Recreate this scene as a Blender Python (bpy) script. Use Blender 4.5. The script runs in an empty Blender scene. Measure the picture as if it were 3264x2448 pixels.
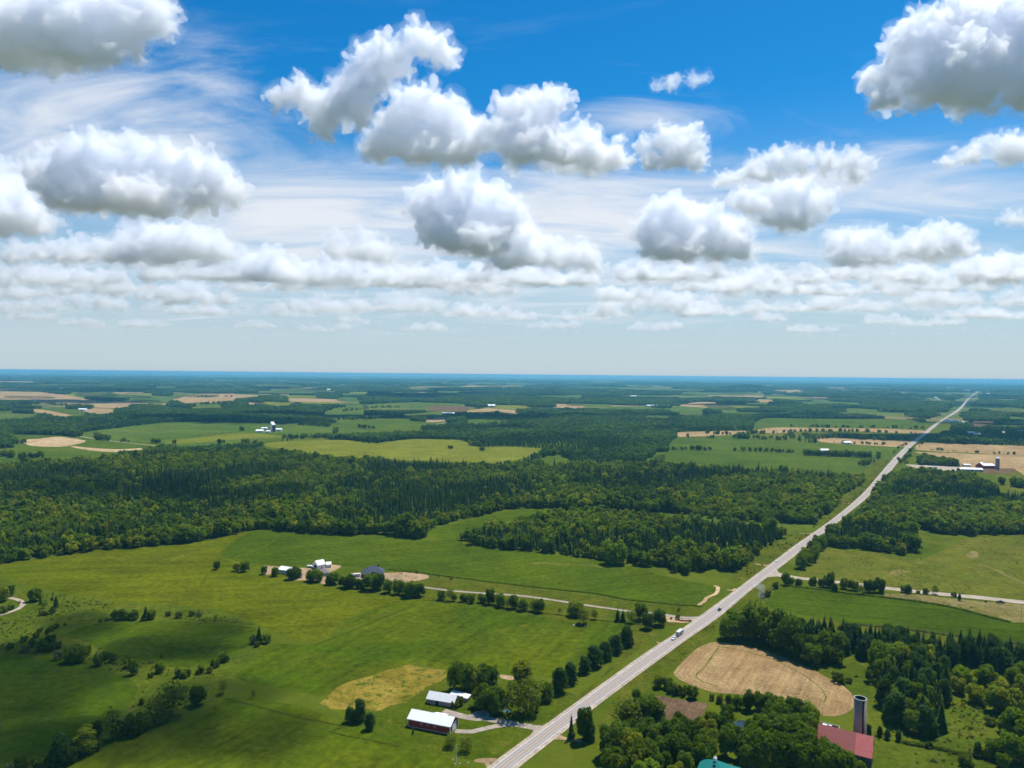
import bpy, bmesh, math, random
import numpy as np
from mathutils import Matrix, Vector

sc = bpy.context.scene
C = sc.collection
R = math.radians

# ------------------------------------------------------------------ camera
F = 2263.0            # focal length in photograph pixels (photograph 3264 x 2448)
CAMH = 180.0          # drone height above the fields
PITCH = math.atan(30 / F)
ROLL = R(0.56)
cam = bpy.data.cameras.new('camera')
camo = bpy.data.objects.new('camera', cam)
C.objects.link(camo)
sc.camera = camo
cam.sensor_width = 36
cam.lens = 36 * F / 3264
cam.clip_start = 1
cam.clip_end = 250000
RM = Matrix.Rotation(math.pi / 2 - PITCH, 4, 'X') @ Matrix.Rotation(ROLL, 4, 'Z')
camo.matrix_world = Matrix.Translation((0, 0, CAMH)) @ RM

# ------------------------------------------------------------------ sun and sky
EL, AZ = R(64), R(38)      # high sun ahead of the camera and to the right
SUN = Vector((math.sin(AZ) * math.cos(EL), math.cos(AZ) * math.cos(EL), math.sin(EL)))
sun = bpy.data.lights.new('sun', 'SUN')
suno = bpy.data.objects.new('sun', sun)
C.objects.link(suno)
sun.energy = 5.0
sun.angle = R(0.5)
sun.color = (1, .965, .91)
suno.rotation_euler = SUN.to_track_quat('Z', 'Y').to_euler()

world = bpy.data.worlds.new('World')
sc.world = world
world.use_nodes = True
wn = world.node_tree
wn.nodes.clear()
def N(t, kind, **kw):
    n = t.nodes.new(kind)
    for k, v in kw.items():
        if k[0] == 'i' and k[1:].isdigit():
            n.inputs[int(k[1:])].default_value = v
        else:
            setattr(n, k, v)
    return n
def mth(t, op, a, b=None, clamp=False):
    n = t.nodes.new('ShaderNodeMath'); n.operation = op; n.use_clamp = clamp
    for i, v in enumerate((a, b)):
        if v is None: continue
        if isinstance(v, (int, float)): n.inputs[i].default_value = v
        else: t.links.new(v, n.inputs[i])
    return n.outputs[0]
def mixc(t, fac, a, b, blend='MIX'):
    n = t.nodes.new('ShaderNodeMix'); n.data_type = 'RGBA'; n.blend_type = blend
    for s, v in ((n.inputs[0], fac), (n.inputs[6], a), (n.inputs[7], b)):
        if isinstance(v, (int, float)): s.default_value = v
        elif isinstance(v, tuple): s.default_value = v if len(v) == 4 else v + (1,)
        else: t.links.new(v, s)
    return n.outputs[2]
def smooth(t, x, lo, hi):
    n = t.nodes.new('ShaderNodeMapRange'); n.interpolation_type = 'SMOOTHSTEP'
    t.links.new(x, n.inputs[0]); n.inputs[1].default_value = lo; n.inputs[2].default_value = hi
    return n.outputs[0]

sky = N(wn, 'ShaderNodeTexSky', sky_type='NISHITA', sun_disc=False)
sky.sun_elevation = EL
sky.sun_rotation = AZ
sky.altitude = 300
sky.air_density = 1.0
sky.dust_density = 0.25
sky.ozone_density = 5.0
geo = N(wn, 'ShaderNodeTexCoord')
sep = N(wn, 'ShaderNodeSeparateXYZ')
wn.links.new(geo.outputs['Generated'], sep.inputs[0])
dx, dy, dz = sep.outputs
# clear air: keep the sky node's brightness, deepen its blue
hsv = N(wn, 'ShaderNodeHueSaturation')
hsv.inputs['Saturation'].default_value = 1.36
hsv.inputs['Value'].default_value = 1.0
wn.links.new(sky.outputs[0], hsv.inputs['Color'])
skyc = mixc(wn, 1.0, hsv.outputs[0], (.55, 1.20, 1.16), 'MULTIPLY')
# milky air towards the horizon
low = smooth(wn, dz, .38, -.01)
low = mth(wn, 'POWER', low, 1.15)
skyc = mixc(wn, mth(wn, 'MULTIPLY', low, .93), skyc, (5.1, 5.75, 6.5))
# high thin cirrus, streaks on a flat layer far above the cumulus
zz = mth(wn, 'ADD', mth(wn, 'MAXIMUM', dz, 0), .10)
pu = mth(wn, 'DIVIDE', dx, zz); pv = mth(wn, 'DIVIDE', dy, zz)
comb = N(wn, 'ShaderNodeCombineXYZ')
wn.links.new(pu, comb.inputs[0]); wn.links.new(pv, comb.inputs[1])
mp = N(wn, 'ShaderNodeMapping'); mp.inputs['Rotation'].default_value = (0, 0, R(-32)); mp.inputs['Scale'].default_value = (.8, 1.7, 1)
wn.links.new(comb.outputs[0], mp.inputs[0])
cn = N(wn, 'ShaderNodeTexNoise'); cn.inputs['Scale'].default_value = 1.25; cn.inputs['Detail'].default_value = 9; cn.inputs['Roughness'].default_value = .58; cn.inputs['Distortion'].default_value = 1.3
wn.links.new(mp.outputs[0], cn.inputs['Vector'])
cn2 = N(wn, 'ShaderNodeTexNoise'); cn2.inputs['Scale'].default_value = .42; cn2.inputs['Detail'].default_value = 3
wn.links.new(comb.outputs[0], cn2.inputs['Vector'])
ayy = mth(wn, 'MAXIMUM', mth(wn, 'ABSOLUTE', dy), .05)
uu = mth(wn, 'DIVIDE', dx, ayy); vv = mth(wn, 'DIVIDE', dz, ayy)
def veil(px, py, sx, sy):      # a bank of cirrus around one direction
    u0, v0 = (px - 1632) / F, (1194 - py) / F
    a = mth(wn, 'POWER', mth(wn, 'DIVIDE', mth(wn, 'SUBTRACT', uu, u0), sx / F), 2)
    b = mth(wn, 'POWER', mth(wn, 'DIVIDE', mth(wn, 'SUBTRACT', vv, v0), sy / F), 2)
    return mth(wn, 'EXPONENT', mth(wn, 'MULTIPLY', mth(wn, 'ADD', a, b), -1))
banks = None
for px, py, sx, sy, w in ((250, 430, 620, 280, 1.3), (1000, 720, 760, 230, 1.35), (2080, 370, 360, 120, 1.0), (2750, 590, 760, 170, 1.1), (1800, 730, 1100, 230, 1.3), (600, 300, 340, 100, .8), (1632, 880, 2600, 170, .95)):
    g = mth(wn, 'MULTIPLY', veil(px, py, sx, sy), w)
    banks = g if banks is None else mth(wn, 'MAXIMUM', banks, g)
cov = mth(wn, 'ADD', mth(wn, 'MULTIPLY', banks, .42), mth(wn, 'MULTIPLY', cn2.outputs[0], .10))
cir = mth(wn, 'ADD', cn.outputs[0], mth(wn, 'SUBTRACT', cov, .30))
cir = mth(wn, 'MULTIPLY', smooth(wn, cir, .36, .92), .95)
skyc = mixc(wn, mth(wn, 'MULTIPLY', cir, smooth(wn, dz, .0, .09)), skyc, (7.6, 8.0, 8.6))
bg = N(wn, 'ShaderNodeBackground'); bg.inputs[1].default_value = .097
wo = N(wn, 'ShaderNodeOutputWorld')
wn.links.new(skyc, bg.inputs[0]); wn.links.new(bg.outputs[0], wo.inputs[0])

sc.view_settings.view_transform = 'Standard'
sc.view_settings.look = 'None'
sc.view_settings.exposure = .16
sc.view_settings.gamma = 1
cyc = sc.cycles
cyc.use_denoising = True
cyc.denoiser = 'OPENIMAGEDENOISE'
cyc.denoising_input_passes = 'RGB_ALBEDO_NORMAL'
cyc.denoising_prefilter = 'ACCURATE'
cyc.max_bounces = 40
cyc.diffuse_bounces = 3
cyc.glossy_bounces = 2
cyc.transmission_bounces = 4
cyc.volume_bounces = 40
cyc.transparent_max_bounces = 16
cyc.use_adaptive_sampling = True
cyc.adaptive_threshold = .03
cyc.sample_clamp_indirect = 6

# ------------------------------------------------------------------ pixels to ground
CP = Vector((0, 0, CAMH)); R3 = RM.to_3x3()
def ray(x, y): return R3 @ Vector(((x - 1632) / F, -(y - 1224) / F, -1))
def at(x, y, Y):
    d = ray(x, y); return CP + d * (Y / d.y)
def gnd(x, y, z=0.0):
    d = ray(x, y); t = (z - CAMH) / d.z
    return CP + d * t
ZOOM = {'A': (0, 1150, .49729), 'B': (1000, 1150, .49729), 'C': (2100, 1150, .52622), 'D': (0, 1700, .49729), 'E': (1000, 1700, .49729),
        'G': (2100, 1700, .52622), 'a': (1520, 2148, .18083), 'b': (1900, 1860, .18083), 'c': (2280, 1640, .18083), 'd': (2600, 1380, .18083),
        'e': (2900, 1180, .16456), 'f': (840, 1760, .22604), 'g': (1300, 1800, .40687), 'h': (0, 1840, .40687), 'i': (2000, 2040, .30018),
        'j': (2600, 1980, .30018), 'k': (2400, 1780, .3906), 'l': (1280, 2080, .22185), 'm': (2500, 2180, .18083), 'n': (2700, 1420, .25497),
        'o': (760, 1320, .09042), 'q': (2060, 2300, .18083), 'r': (2080, 1880, .13562), 's': (2960, 1840, .13743), 'p': (0, 0, 1)}
def zp(k, x, y):
    ox, oy, s = ZOOM[k]; return (ox + x * s, oy + y * s)
def zl(k, *pts): return [zp(k, *p) for p in pts]

# ------------------------------------------------------------------ helpers
def tag(o, label=None, cat=None, group=None, kind=None):
    if label: o['label'] = label
    if cat: o['category'] = cat
    if group: o['group'] = group
    if kind: o['kind'] = kind
    return o
def empty(name, loc, rz=0.0):
    o = bpy.data.objects.new(name, None); C.objects.link(o); o.location = loc; o.rotation_euler = (0, 0, rz)
    o.empty_display_size = .5; return o
def link(name, me, mat=None, parent=None):
    if mat is not None:
        me.materials.clear(); me.materials.append(mat)
    o = bpy.data.objects.new(name, me); C.objects.link(o)
    if parent: o.parent = parent
    return o
class MB:
    def __init__(s): s.v = []; s.f = []
    def add(s, vs, fs):
        n = len(s.v); s.v += [tuple(p) for p in vs]; s.f += [tuple(i + n for i in f) for f in fs]; return s
    def box(s, x0, y0, z0, x1, y1, z1):
        v = [(x, y, z) for z in (z0, z1) for y in (y0, y1) for x in (x0, x1)]
        return s.add(v, [(0, 2, 3, 1), (4, 5, 7, 6), (0, 1, 5, 4), (2, 6, 7, 3), (0, 4, 6, 2), (1, 3, 7, 5)])
    def prism(s, prof, y0, y1):     # profile in x,z extruded along y
        n = len(prof)
        v = [(x, y0, z) for x, z in prof] + [(x, y1, z) for x, z in prof]
        f = [tuple(range(n))[::-1], tuple(range(n, 2 * n))] + [(i, (i + 1) % n, n + (i + 1) % n, n + i) for i in range(n)]
        return s.add(v, [t[::-1] for t in f])
    def prismx(s, prof, x0, x1):    # profile in y,z extruded along x
        n = len(prof)
        v = [(x0, y, z) for y, z in prof] + [(x1, y, z) for y, z in prof]
        f = [tuple(range(n))[::-1], tuple(range(n, 2 * n))] + [(i, (i + 1) % n, n + (i + 1) % n, n + i) for i in range(n)]
        return s.add(v, f)
    def tube(s, p0, p1, r0, r1, n=8, cap=True):
        p0, p1 = Vector(p0), Vector(p1); d = (p1 - p0).normalized()
        a = d.orthogonal().normalized(); b = d.cross(a)
        v = [p + (a * math.cos(t) + b * math.sin(t)) * r for p, r in ((p0, r0), (p1, r1)) for t in [i * 2 * math.pi / n for i in range(n)]]
        f = [(i, (i + 1) % n, n + (i + 1) % n, n + i) for i in range(n)]
        if cap: f += [tuple(range(n))[::-1], tuple(range(n, 2 * n))]
        return s.add(v, f)
    def lathe(s, prof, cx=0, cy=0, n=20):
        m = len(prof)
        v = [(cx + r * math.cos(t), cy + r * math.sin(t), z) for r, z in prof for t in [i * 2 * math.pi / n for i in range(n)]]
        f = [(k * n + i, k * n + (i + 1) % n, (k + 1) * n + (i + 1) % n, (k + 1) * n + i) for k in range(m - 1) for i in range(n)]
        return s.add(v, f)
    def mesh(s, name, smooth=False):
        me = bpy.data.meshes.new(name); me.from_pydata(s.v, [], s.f)
        if smooth: me.polygons.foreach_set('use_smooth', [True] * len(me.polygons))
        me.update(); return me
    def build(s, name, mat, parent=None, smooth=False): return link(name, s.mesh(name, smooth), mat, parent)

# ------------------------------------------------------------------ materials
def newmat(name):
    m = bpy.data.materials.new(name); m.use_nodes = True; t = m.node_tree
    b = t.nodes['Principled BSDF']; b.inputs['Specular IOR Level'].default_value = .25
    return m, t, b
def noise(t, vec, scale, detail=3, rough=.55, dist=0.0):
    n = N(t, 'ShaderNodeTexNoise'); n.inputs['Scale'].default_value = scale; n.inputs['Detail'].default_value = detail
    n.inputs['Roughness'].default_value = rough; n.inputs['Distortion'].default_value = dist
    if vec is not None: t.links.new(vec, n.inputs['Vector'])
    return n.outputs[0]
def bump(t, b, h, strength, dist):
    n = N(t, 'ShaderNodeBump'); n.inputs['Strength'].default_value = strength; n.inputs['Distance'].default_value = dist
    t.links.new(h, n.inputs['Height']); t.links.new(n.outputs[0], b.inputs['Normal'])
def worldpos(t): return N(t, 'ShaderNodeNewGeometry').outputs['Position']
def mapped(t, vec, rot, scale):
    m = N(t, 'ShaderNodeMapping'); m.inputs['Rotation'].default_value = (0, 0, -rot); t.links.new(vec, m.inputs[0])
    m2 = N(t, 'ShaderNodeMapping'); m2.inputs['Scale'].default_value = scale; t.links.new(m.outputs[0], m2.inputs[0]); return m2.outputs[0]
def field_mat(name, c1, c2, c3=None, big=.012, fine=.22, rows=None, c3lo=.56, c3hi=.74, rowamt=.35, bumpd=.6, roll=4.0):
    """crop or grass: two tones in large drifts, a third in patches, drilled rows / mower tracks stretched along one direction"""
    m, t, b = newmat(name)
    p = worldpos(t)
    n1 = noise(t, p, big, 4, .6, .6)
    col = mixc(t, smooth(t, n1, .34, .66), c1, c2)
    if c3:
        n3 = noise(t, p, big * 3.1, 5, .62, .8)
        col = mixc(t, smooth(t, n3, c3lo, c3hi), col, c3)
    n2 = noise(t, p, fine, 5, .7)
    fac = mth(t, 'ADD', mth(t, 'MULTIPLY', n2, 1.6), .08)
    fac = mth(t, 'ADD', fac, mth(t, 'MULTIPLY', mth(t, 'SUBTRACT', noise(t, p, big * 1.7, 3, .6, 1.2), .5), .75))
    fac = mth(t, 'ADD', fac, mth(t, 'MULTIPLY', mth(t, 'SUBTRACT', noise(t, p, .06, 4, .65, 1.5), .5), .5))
    if rows is not None:
        ang, sp = rows
        st = noise(t, mapped(t, p, ang, (.012, 1 / sp, 1)), 1.0, 3, .6, .25)
        fac = mth(t, 'ADD', fac, mth(t, 'MULTIPLY', mth(t, 'SUBTRACT', st, .5), rowamt * 2))
    hs = N(t, 'ShaderNodeHueSaturation'); t.links.new(col, hs.inputs['Color']); t.links.new(fac, hs.inputs['Value'])
    t.links.new(hs.outputs[0], b.inputs['Base Color'])
    b.inputs['Roughness'].default_value = 1; b.inputs['Specular IOR Level'].default_value = 0
    h = mth(t, 'ADD', mth(t, 'MULTIPLY', n2, bumpd), mth(t, 'MULTIPLY', noise(t, p, .011, 2, .5), roll))
    bump(t, b, h, 1.0, 1.0)
    return m
def plain(name, col, rough=.6, var=.15, scale=.8, spec=.25, metal=0.0):
    m, t, b = newmat(name)
    n = noise(t, worldpos(t), scale, 4, .65)
    hs = N(t, 'ShaderNodeHueSaturation'); hs.inputs['Color'].default_value = col + (1,)
    t.links.new(mth(t, 'ADD', mth(t, 'MULTIPLY', n, 2 * var), 1 - var), hs.inputs['Value'])
    t.links.new(hs.outputs[0], b.inputs['Base Color'])
    b.inputs['Roughness'].default_value = rough; b.inputs['Specular IOR Level'].default_value = spec; b.inputs['Metallic'].default_value = metal
    return m
def ribbed(name, col, pitch=.4, axis=0, rough=.55, var=.2, streak=(.5, .5, .5), amt=.25, strength=.6):
    """painted sheet metal or boards: ribs along one object axis, weather streaks"""
    m, t, b = newmat(name)
    tc = N(t, 'ShaderNodeTexCoord'); s = N(t, 'ShaderNodeSeparateXYZ'); t.links.new(tc.outputs['Object'], s.inputs[0])
    w = mth(t, 'FRACT', mth(t, 'DIVIDE', s.outputs[axis], pitch))
    w = mth(t, 'ABSOLUTE', mth(t, 'SUBTRACT', w, .5))
    n = noise(t, tc.outputs['Object'], .7, 5, .65)
    n2 = noise(t, mapped(t, tc.outputs['Object'], 0, (1.4, 1.4, .18)), 1.0, 4, .6)
    col2 = mixc(t, mth(t, 'MULTIPLY', smooth(t, n2, .5, .8), amt), col, streak)
    hs = N(t, 'ShaderNodeHueSaturation'); t.links.new(col2, hs.inputs['Color'])
    t.links.new(mth(t, 'ADD', mth(t, 'MULTIPLY', n, 2 * var), 1 - var), hs.inputs['Value'])
    t.links.new(hs.outputs[0], b.inputs['Base Color']); b.inputs['Roughness'].default_value = rough
    bump(t, b, smooth(t, w, .38, .5), strength, .04)
    return m
def leaf_mat(name, dark, light, sss=.35, alt=None):
    """leaves: tone differs from tree to tree (object random) and from clump to clump"""
    m = bpy.data.materials.new(name); m.use_nodes = True; t = m.node_tree; t.nodes.clear()
    oi = N(t, 'ShaderNodeObjectInfo'); p = worldpos(t)
    patch = smooth(t, noise(t, p, .006, 3, .6, 1.0), .36, .64)
    col = mixc(t, mth(t, 'ADD', mth(t, 'MULTIPLY', oi.outputs['Random'], .62), mth(t, 'MULTIPLY', patch, .38)), dark, light)
    if alt:
        r2 = mth(t, 'FRACT', mth(t, 'MULTIPLY', oi.outputs['Random'], 17.3))
        col = mixc(t, smooth(t, r2, .72, .95), col, alt)
    r3 = mth(t, 'FRACT', mth(t, 'MULTIPLY', oi.outputs['Random'], 91.7))
    n = noise(t, p, .38, 4, .75)
    hs = N(t, 'ShaderNodeHueSaturation'); t.links.new(col, hs.inputs['Color'])
    t.links.new(mth(t, 'ADD', mth(t, 'MULTIPLY', n, 1.5), mth(t, 'ADD', mth(t, 'MULTIPLY', r3, .36), .0)), hs.inputs['Value'])
    d = N(t, 'ShaderNodeBsdfDiffuse'); tr = N(t, 'ShaderNodeBsdfTranslucent'); mx = N(t, 'ShaderNodeMixShader'); mx.inputs[0].default_value = sss
    o = N(t, 'ShaderNodeOutputMaterial')
    t.links.new(hs.outputs[0], d.inputs[0])
    t.links.new(mixc(t, 1.0, hs.outputs[0], (1.25, 1.2, .6), 'MULTIPLY'), tr.inputs[0])
    t.links.new(d.outputs[0], mx.inputs[1]); t.links.new(tr.outputs[0], mx.inputs[2]); t.links.new(mx.outputs[0], o.inputs[0])
    return m

M = {}
G1, G2, G3 = (.046, .105, .006), (.072, .128, .007), (.13, .15, .012)
M['meadow'] = field_mat('rough_meadow_grass', (.068, .100, .007), (.098, .118, .009), (.16, .148, .020), big=.02, fine=.30, bumpd=.9)
M['cropN'] = field_mat('green_crop_north', (.056, .092, .004), (.078, .108, .004), (.120, .132, .006), big=.007, rows=(R(20), 9), c3lo=.60, c3hi=.8)
M['cropW'] = field_mat('green_crop_west', (.074, .098, .003), (.112, .122, .004), (.150, .142, .008), big=.006, rows=(R(8), 10), c3lo=.58, c3hi=.76, rowamt=.45)
M['cropS'] = field_mat('green_crop_south', (.056, .092, .003), (.092, .112, .004), (.120, .128, .006), big=.010, rows=(R(63), 6), c3lo=.58, c3hi=.76, rowamt=.45)
M['cropD'] = field_mat('dark_green_crop', (.044, .078, .003), (.070, .098, .004), None, big=.012, rows=(R(12), 9), rowamt=.3)
M['cropR'] = field_mat('deep_green_crop', (.048, .080, .003), (.062, .094, .004), None, big=.008, rows=(R(-14), 6), rowamt=.45)
M['lawn'] = field_mat('mown_lawn', (.056, .088, .004), (.084, .105, .006), (.12, .118, .012), big=.03, fine=.45, bumpd=.25, roll=1)
M['verge'] = field_mat('roadside_grass', (.070, .095, .006), (.105, .112, .010), (.16, .13, .026), big=.035, fine=.4, bumpd=.6, roll=1.5)
M['straw'] = field_mat('lodged_golden_straw', (.21, .16, .018), (.32, .235, .04), (.075, .115, .008), big=.05, fine=.55, bumpd=1.1, c3lo=.48, c3hi=.66)
M['pasture'] = field_mat('olive_pasture', (.100, .120, .012), (.135, .135, .016), (.19, .155, .035), big=.022, fine=.28, bumpd=1.0, c3lo=.54, c3hi=.76)
M['drygrass'] = field_mat('dry_tan_grass', (.19, .155, .045), (.25, .20, .075), (.10, .12, .015), big=.045, fine=.35, bumpd=1.0, c3lo=.5, c3hi=.7)
M['stubble'] = field_mat('tan_stubble', (.300, .190, .082), (.365, .245, .110), (.215, .135, .055), big=.03, fine=.55, rows=(R(59), 2.4), rowamt=.42, bumpd=.35, c3lo=.55, c3hi=.8, roll=1)
M['plough'] = field_mat('ploughed_soil', (.135, .082, .045), (.17, .105, .06), (.28, .19, .10), big=.04, fine=.6, rows=(R(59), 2.0), rowamt=.4, bumpd=.3, c3lo=.62, c3hi=.75, roll=1)
M['tan'] = field_mat('bare_tan_field', (.34, .22, .10), (.40, .27, .13), (.22, .18, .06), big=.006, fine=.1, rows=(R(10), 16), rowamt=.2, c3lo=.6, c3hi=.8)
M['sand'] = field_mat('pale_bare_soil', (.45, .31, .16), (.52, .37, .20), (.36, .24, .12), big=.012, fine=.1, rows=(R(10), 16), rowamt=.15)
M['wheat'] = field_mat('yellow_green_grain', (.150, .165, .014), (.180, .185, .018), (.22, .18, .04), big=.006, fine=.12, rows=(R(5), 14), rowamt=.2, c3lo=.66, c3hi=.8)
M['farG'] = field_mat('distant_green_field', (.075, .125, .014), (.105, .140, .020), (.15, .16, .03), big=.004, fine=.08, rows=(R(12), 20), rowamt=.2)
M['farM'] = field_mat('distant_mid_green_field', (.066, .108, .010), (.090, .124, .012), None, big=.004, fine=.08, rows=(R(-6), 20), rowamt=.2)
M['floor'] = field_mat('forest_floor', (.018, .030, .006), (.028, .040, .008), None, big=.05, fine=.3)
M['dirt'] = field_mat('bare_farmyard_dirt', (.36, .24, .13), (.42, .29, .17), (.24, .18, .06), big=.06, fine=.5, bumpd=.25, roll=.5, c3lo=.6, c3hi=.75)
M['gravel'] = field_mat('pale_gravel', (.42, .34, .255), (.47, .385, .29), (.34, .27, .18), big=.08, fine=.9, bumpd=.08, roll=0)
M['drive'] = field_mat('driveway_gravel', (.34, .285, .23), (.40, .33, .26), (.27, .22, .15), big=.08, fine=.9, bumpd=.08, roll=0)

# far countryside: a mosaic of woods and small fields too distant to tell apart
def far_ground():
    m, t, b = newmat('countryside_ground')
    p = worldpos(t)
    vo = N(t, 'ShaderNodeTexVoronoi'); vo.feature = 'F1'; vo.inputs['Scale'].default_value = 1.0
    t.links.new(mapped(t, p, R(33), (.0030, .0021, 1)), vo.inputs['Vector'])
    s = N(t, 'ShaderNodeSeparateColor'); t.links.new(vo.outputs['Color'], s.inputs[0])
    wood = smooth(t, mth(t, 'ADD', mth(t, 'MULTIPLY', s.outputs[0], .5), mth(t, 'MULTIPLY', noise(t, p, .0007, 3), .9)), .50, .56)
    fcol = mixc(t, smooth(t, s.outputs[1], .35, .75), (.07, .115, .014), (.125, .14, .03))
    fcol = mixc(t, smooth(t, s.outputs[2], .80, .86), fcol, (.27, .19, .10))
    col = mixc(t, wood, (.020, .042, .012), fcol)
    n2 = noise(t, p, .02, 5, .7)
    # near the camera the sheet is plain meadow
    sp = N(t, 'ShaderNodeSeparateXYZ'); t.links.new(p, sp.inputs[0])
    near = smooth(t, sp.outputs[1], 2600, 3800)
    n1 = noise(t, p, .02, 4, .6, .6)
    mead = mixc(t, smooth(t, n1, .34, .66), (.064, .094, .006), (.095, .114, .009))
    n3 = noise(t, p, .30, 5, .7)
    col = mixc(t, near, mead, col)
    hs = N(t, 'ShaderNodeHueSaturation'); t.links.new(col, hs.inputs['Color'])
    t.links.new(mth(t, 'ADD', mth(t, 'MULTIPLY', mth(t, 'ADD', n2, n3), .5), .5), hs.inputs['Value'])
    t.links.new(hs.outputs[0], b.inputs['Base Color']); b.inputs['Roughness'].default_value = 1; b.inputs['Specular IOR Level'].default_value = 0
    bump(t, b, n3, 1.0, .8)
    return m
M['ground'] = far_ground()

M['leafB'] = leaf_mat('broadleaf_foliage', (.062, .118, .010), (.215, .300, .022), .50, alt=(.28, .31, .022))
M['leafA'] = leaf_mat('airy_foliage', (.150, .200, .020), (.220, .250, .030), .5)
M['leafS'] = leaf_mat('spruce_needles', (.036, .088, .022), (.098, .165, .032), .40, alt=(.140, .190, .028))
M['leafC'] = leaf_mat('pine_needles', (.044, .096, .022), (.086, .144, .026), .40)
M['leafH'] = leaf_mat('shrub_foliage', (.074, .125, .014), (.165, .215, .022), .48, alt=(.21, .23, .11))
M['leafF'] = leaf_mat('distant_foliage', (.040, .105, .022), (.120, .205, .034), .45, alt=(.160, .225, .032))
M['bark'] = plain('bark', (.075, .055, .040), .9, .3, 2.0, .1)
M['white_metal'] = ribbed('white_steel_roofing', (.86, .85, .83), .9, 0, .8, .06, (.60, .57, .52), .35, .5)
M['grey_metal'] = ribbed('galvanised_roofing', (.68, .67, .65), .9, 0, .8, .12, (.40, .34, .28), .5, .6)
M['red_wall'] = ribbed('barn_red_siding', (.30, .026, .018), .5, 0, .6, .18, (.10, .02, .015), .5)
M['old_wall'] = ribbed('weathered_grey_boards', (.30, .27, .235), .35, 0, .8, .25, (.12, .10, .08), .6)
M['dark_wall'] = ribbed('dark_barn_boards', (.075, .075, .080), .35, 0, .8, .25, (.16, .15, .14), .6)
M['white_wall'] = ribbed('white_siding', (.70, .71, .72), .4, 2, .6, .08, (.5, .48, .44), .3, .4)
M['grey_wall'] = ribbed('grey_siding', (.42, .44, .46), .4, 2, .6, .12, (.3, .3, .3), .3, .4)
M['brick'] = plain('red_brick', (.20, .062, .045), .85, .25, 3.0, .15)
M['red_roof'] = ribbed('faded_red_roofing', (.44, .135, .105), .75, 0, .8, .12, (.28, .09, .08), .5, .5)
M['red_roof2'] = ribbed('fresh_red_roofing', (.66, .17, .14), .75, 0, .55, .10, (.75, .35, .32), .6, .5)
M['slate'] = ribbed('slate_blue_shingles', (.055, .068, .095), .35, 1, .7, .18, (.09, .10, .12), .5, .4)
M['brown_roof'] = ribbed('brown_shingles', (.21, .165, .15), .35, 1, .8, .15, (.28, .24, .22), .5, .4)
M['teal'] = ribbed('teal_steel_roofing', (.02, .20, .175), .5, 0, .35, .06, (.10, .40, .37), .4, .6)
M['trim'] = plain('white_trim', (.78, .78, .77), .5, .05)
M['door_white'] = ribbed('sectional_door', (.72, .75, .78), .6, 2, .45, .04, (.6, .6, .6), .2, .8)
M['concrete'] = plain('concrete', (.40, .38, .35), .85, .2, .6, .15)
M['old_concrete'] = ribbed('weathered_concrete_staves', (.265, .225, .18), .75, 2, 1, .22, (.13, .12, .11), .7, .8)
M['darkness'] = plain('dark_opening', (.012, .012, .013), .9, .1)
M['glass'] = plain('window_glass', (.02, .025, .03), .08, .05, .8, .6)
M['rubber'] = plain('tyre_rubber', (.015, .015, .016), .85, .1)
M['car_white'] = plain('white_car_paint', (.76, .77, .78), .25, .03, .8, .5)
M['car_dark'] = plain('dark_blue_car_paint', (.012, .022, .045), .22, .05, .8, .5)
M['car_grey'] = plain('grey_truck_paint', (.040, .060, .085), .35, .15, .8, .4)
M['trailer'] = plain('grey_trailer_siding', (.44, .42, .39), .6, .10, 1.2)
M['trailer_top'] = plain('pale_trailer_roof', (.60, .57, .53), .7, .10, 1.2)
M['wood'] = plain('weathered_wood', (.19, .15, .11), .9, .25, 2.0, .1)
M['yellowp'] = plain('yellow_road_paint', (.58, .36, .055), .7, .22, 1.5)
M['whitep'] = plain('white_road_paint', (.72, .72, .70), .7, .15, 1.5)
M['flower'] = plain('red_brick_edging', (.26, .07, .05), .85, .3, 2.0, .1)
M['stone'] = plain('field_stone', (.40, .38, .35), .9, .3, 1.0, .1)
M['water'] = plain('pond_water', (.03, .04, .04), .06, .1, .2, .5)

def asphalt():
    m, t, b = newmat('worn_asphalt')
    uv = N(t, 'ShaderNodeUVMap'); s = N(t, 'ShaderNodeSeparateXYZ'); t.links.new(uv.outputs[0], s.inputs[0])
    p = worldpos(t)
    u = s.outputs[0]
    # wheel tracks polished by tyres, two per lane
    d = mth(t, 'ABSOLUTE', mth(t, 'SUBTRACT', mth(t, 'FRACT', mth(t, 'MULTIPLY', u, 4)), .5))
    st = noise(t, mapped(t, uv.outputs[0], 0, (26, 9, 1)), 1.0, 4, .6)
    tr = mth(t, 'MULTIPLY', smooth(t, d, .34, .05), mth(t, 'ADD', .35, st))
    col = mixc(t, tr, (.355, .300, .262), (.245, .218, .200))
    n = noise(t, p, .5, 5, .7)
    hs = N(t, 'ShaderNodeHueSaturation'); t.links.new(col, hs.inputs['Color'])
    t.links.new(mth(t, 'ADD', mth(t, 'MULTIPLY', n, .45), .78), hs.inputs['Value'])
    t.links.new(hs.outputs[0], b.inputs['Base Color']); b.inputs['Roughness'].default_value = .85
    return m
M['asphalt'] = asphalt()
#STRUCT

# ------------------------------------------------------------------ ground, fields, roads
FARY = 44000.0
g = MB()
ys = [-2500, 0, 400, 1000, 2500, 6000, 14000, FARY]
xs = [-42000, -14000, -5000, -1500, 0, 1500, 5000, 14000, 42000]
g.add([(x, y, 0) for y in ys for x in xs], [(j * 9 + i, j * 9 + i + 1, (j + 1) * 9 + i + 1, (j + 1) * 9 + i) for j in range(len(ys) - 1) for i in range(8)])
tag(g.build('ground', M['ground']), kind='structure')

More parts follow.
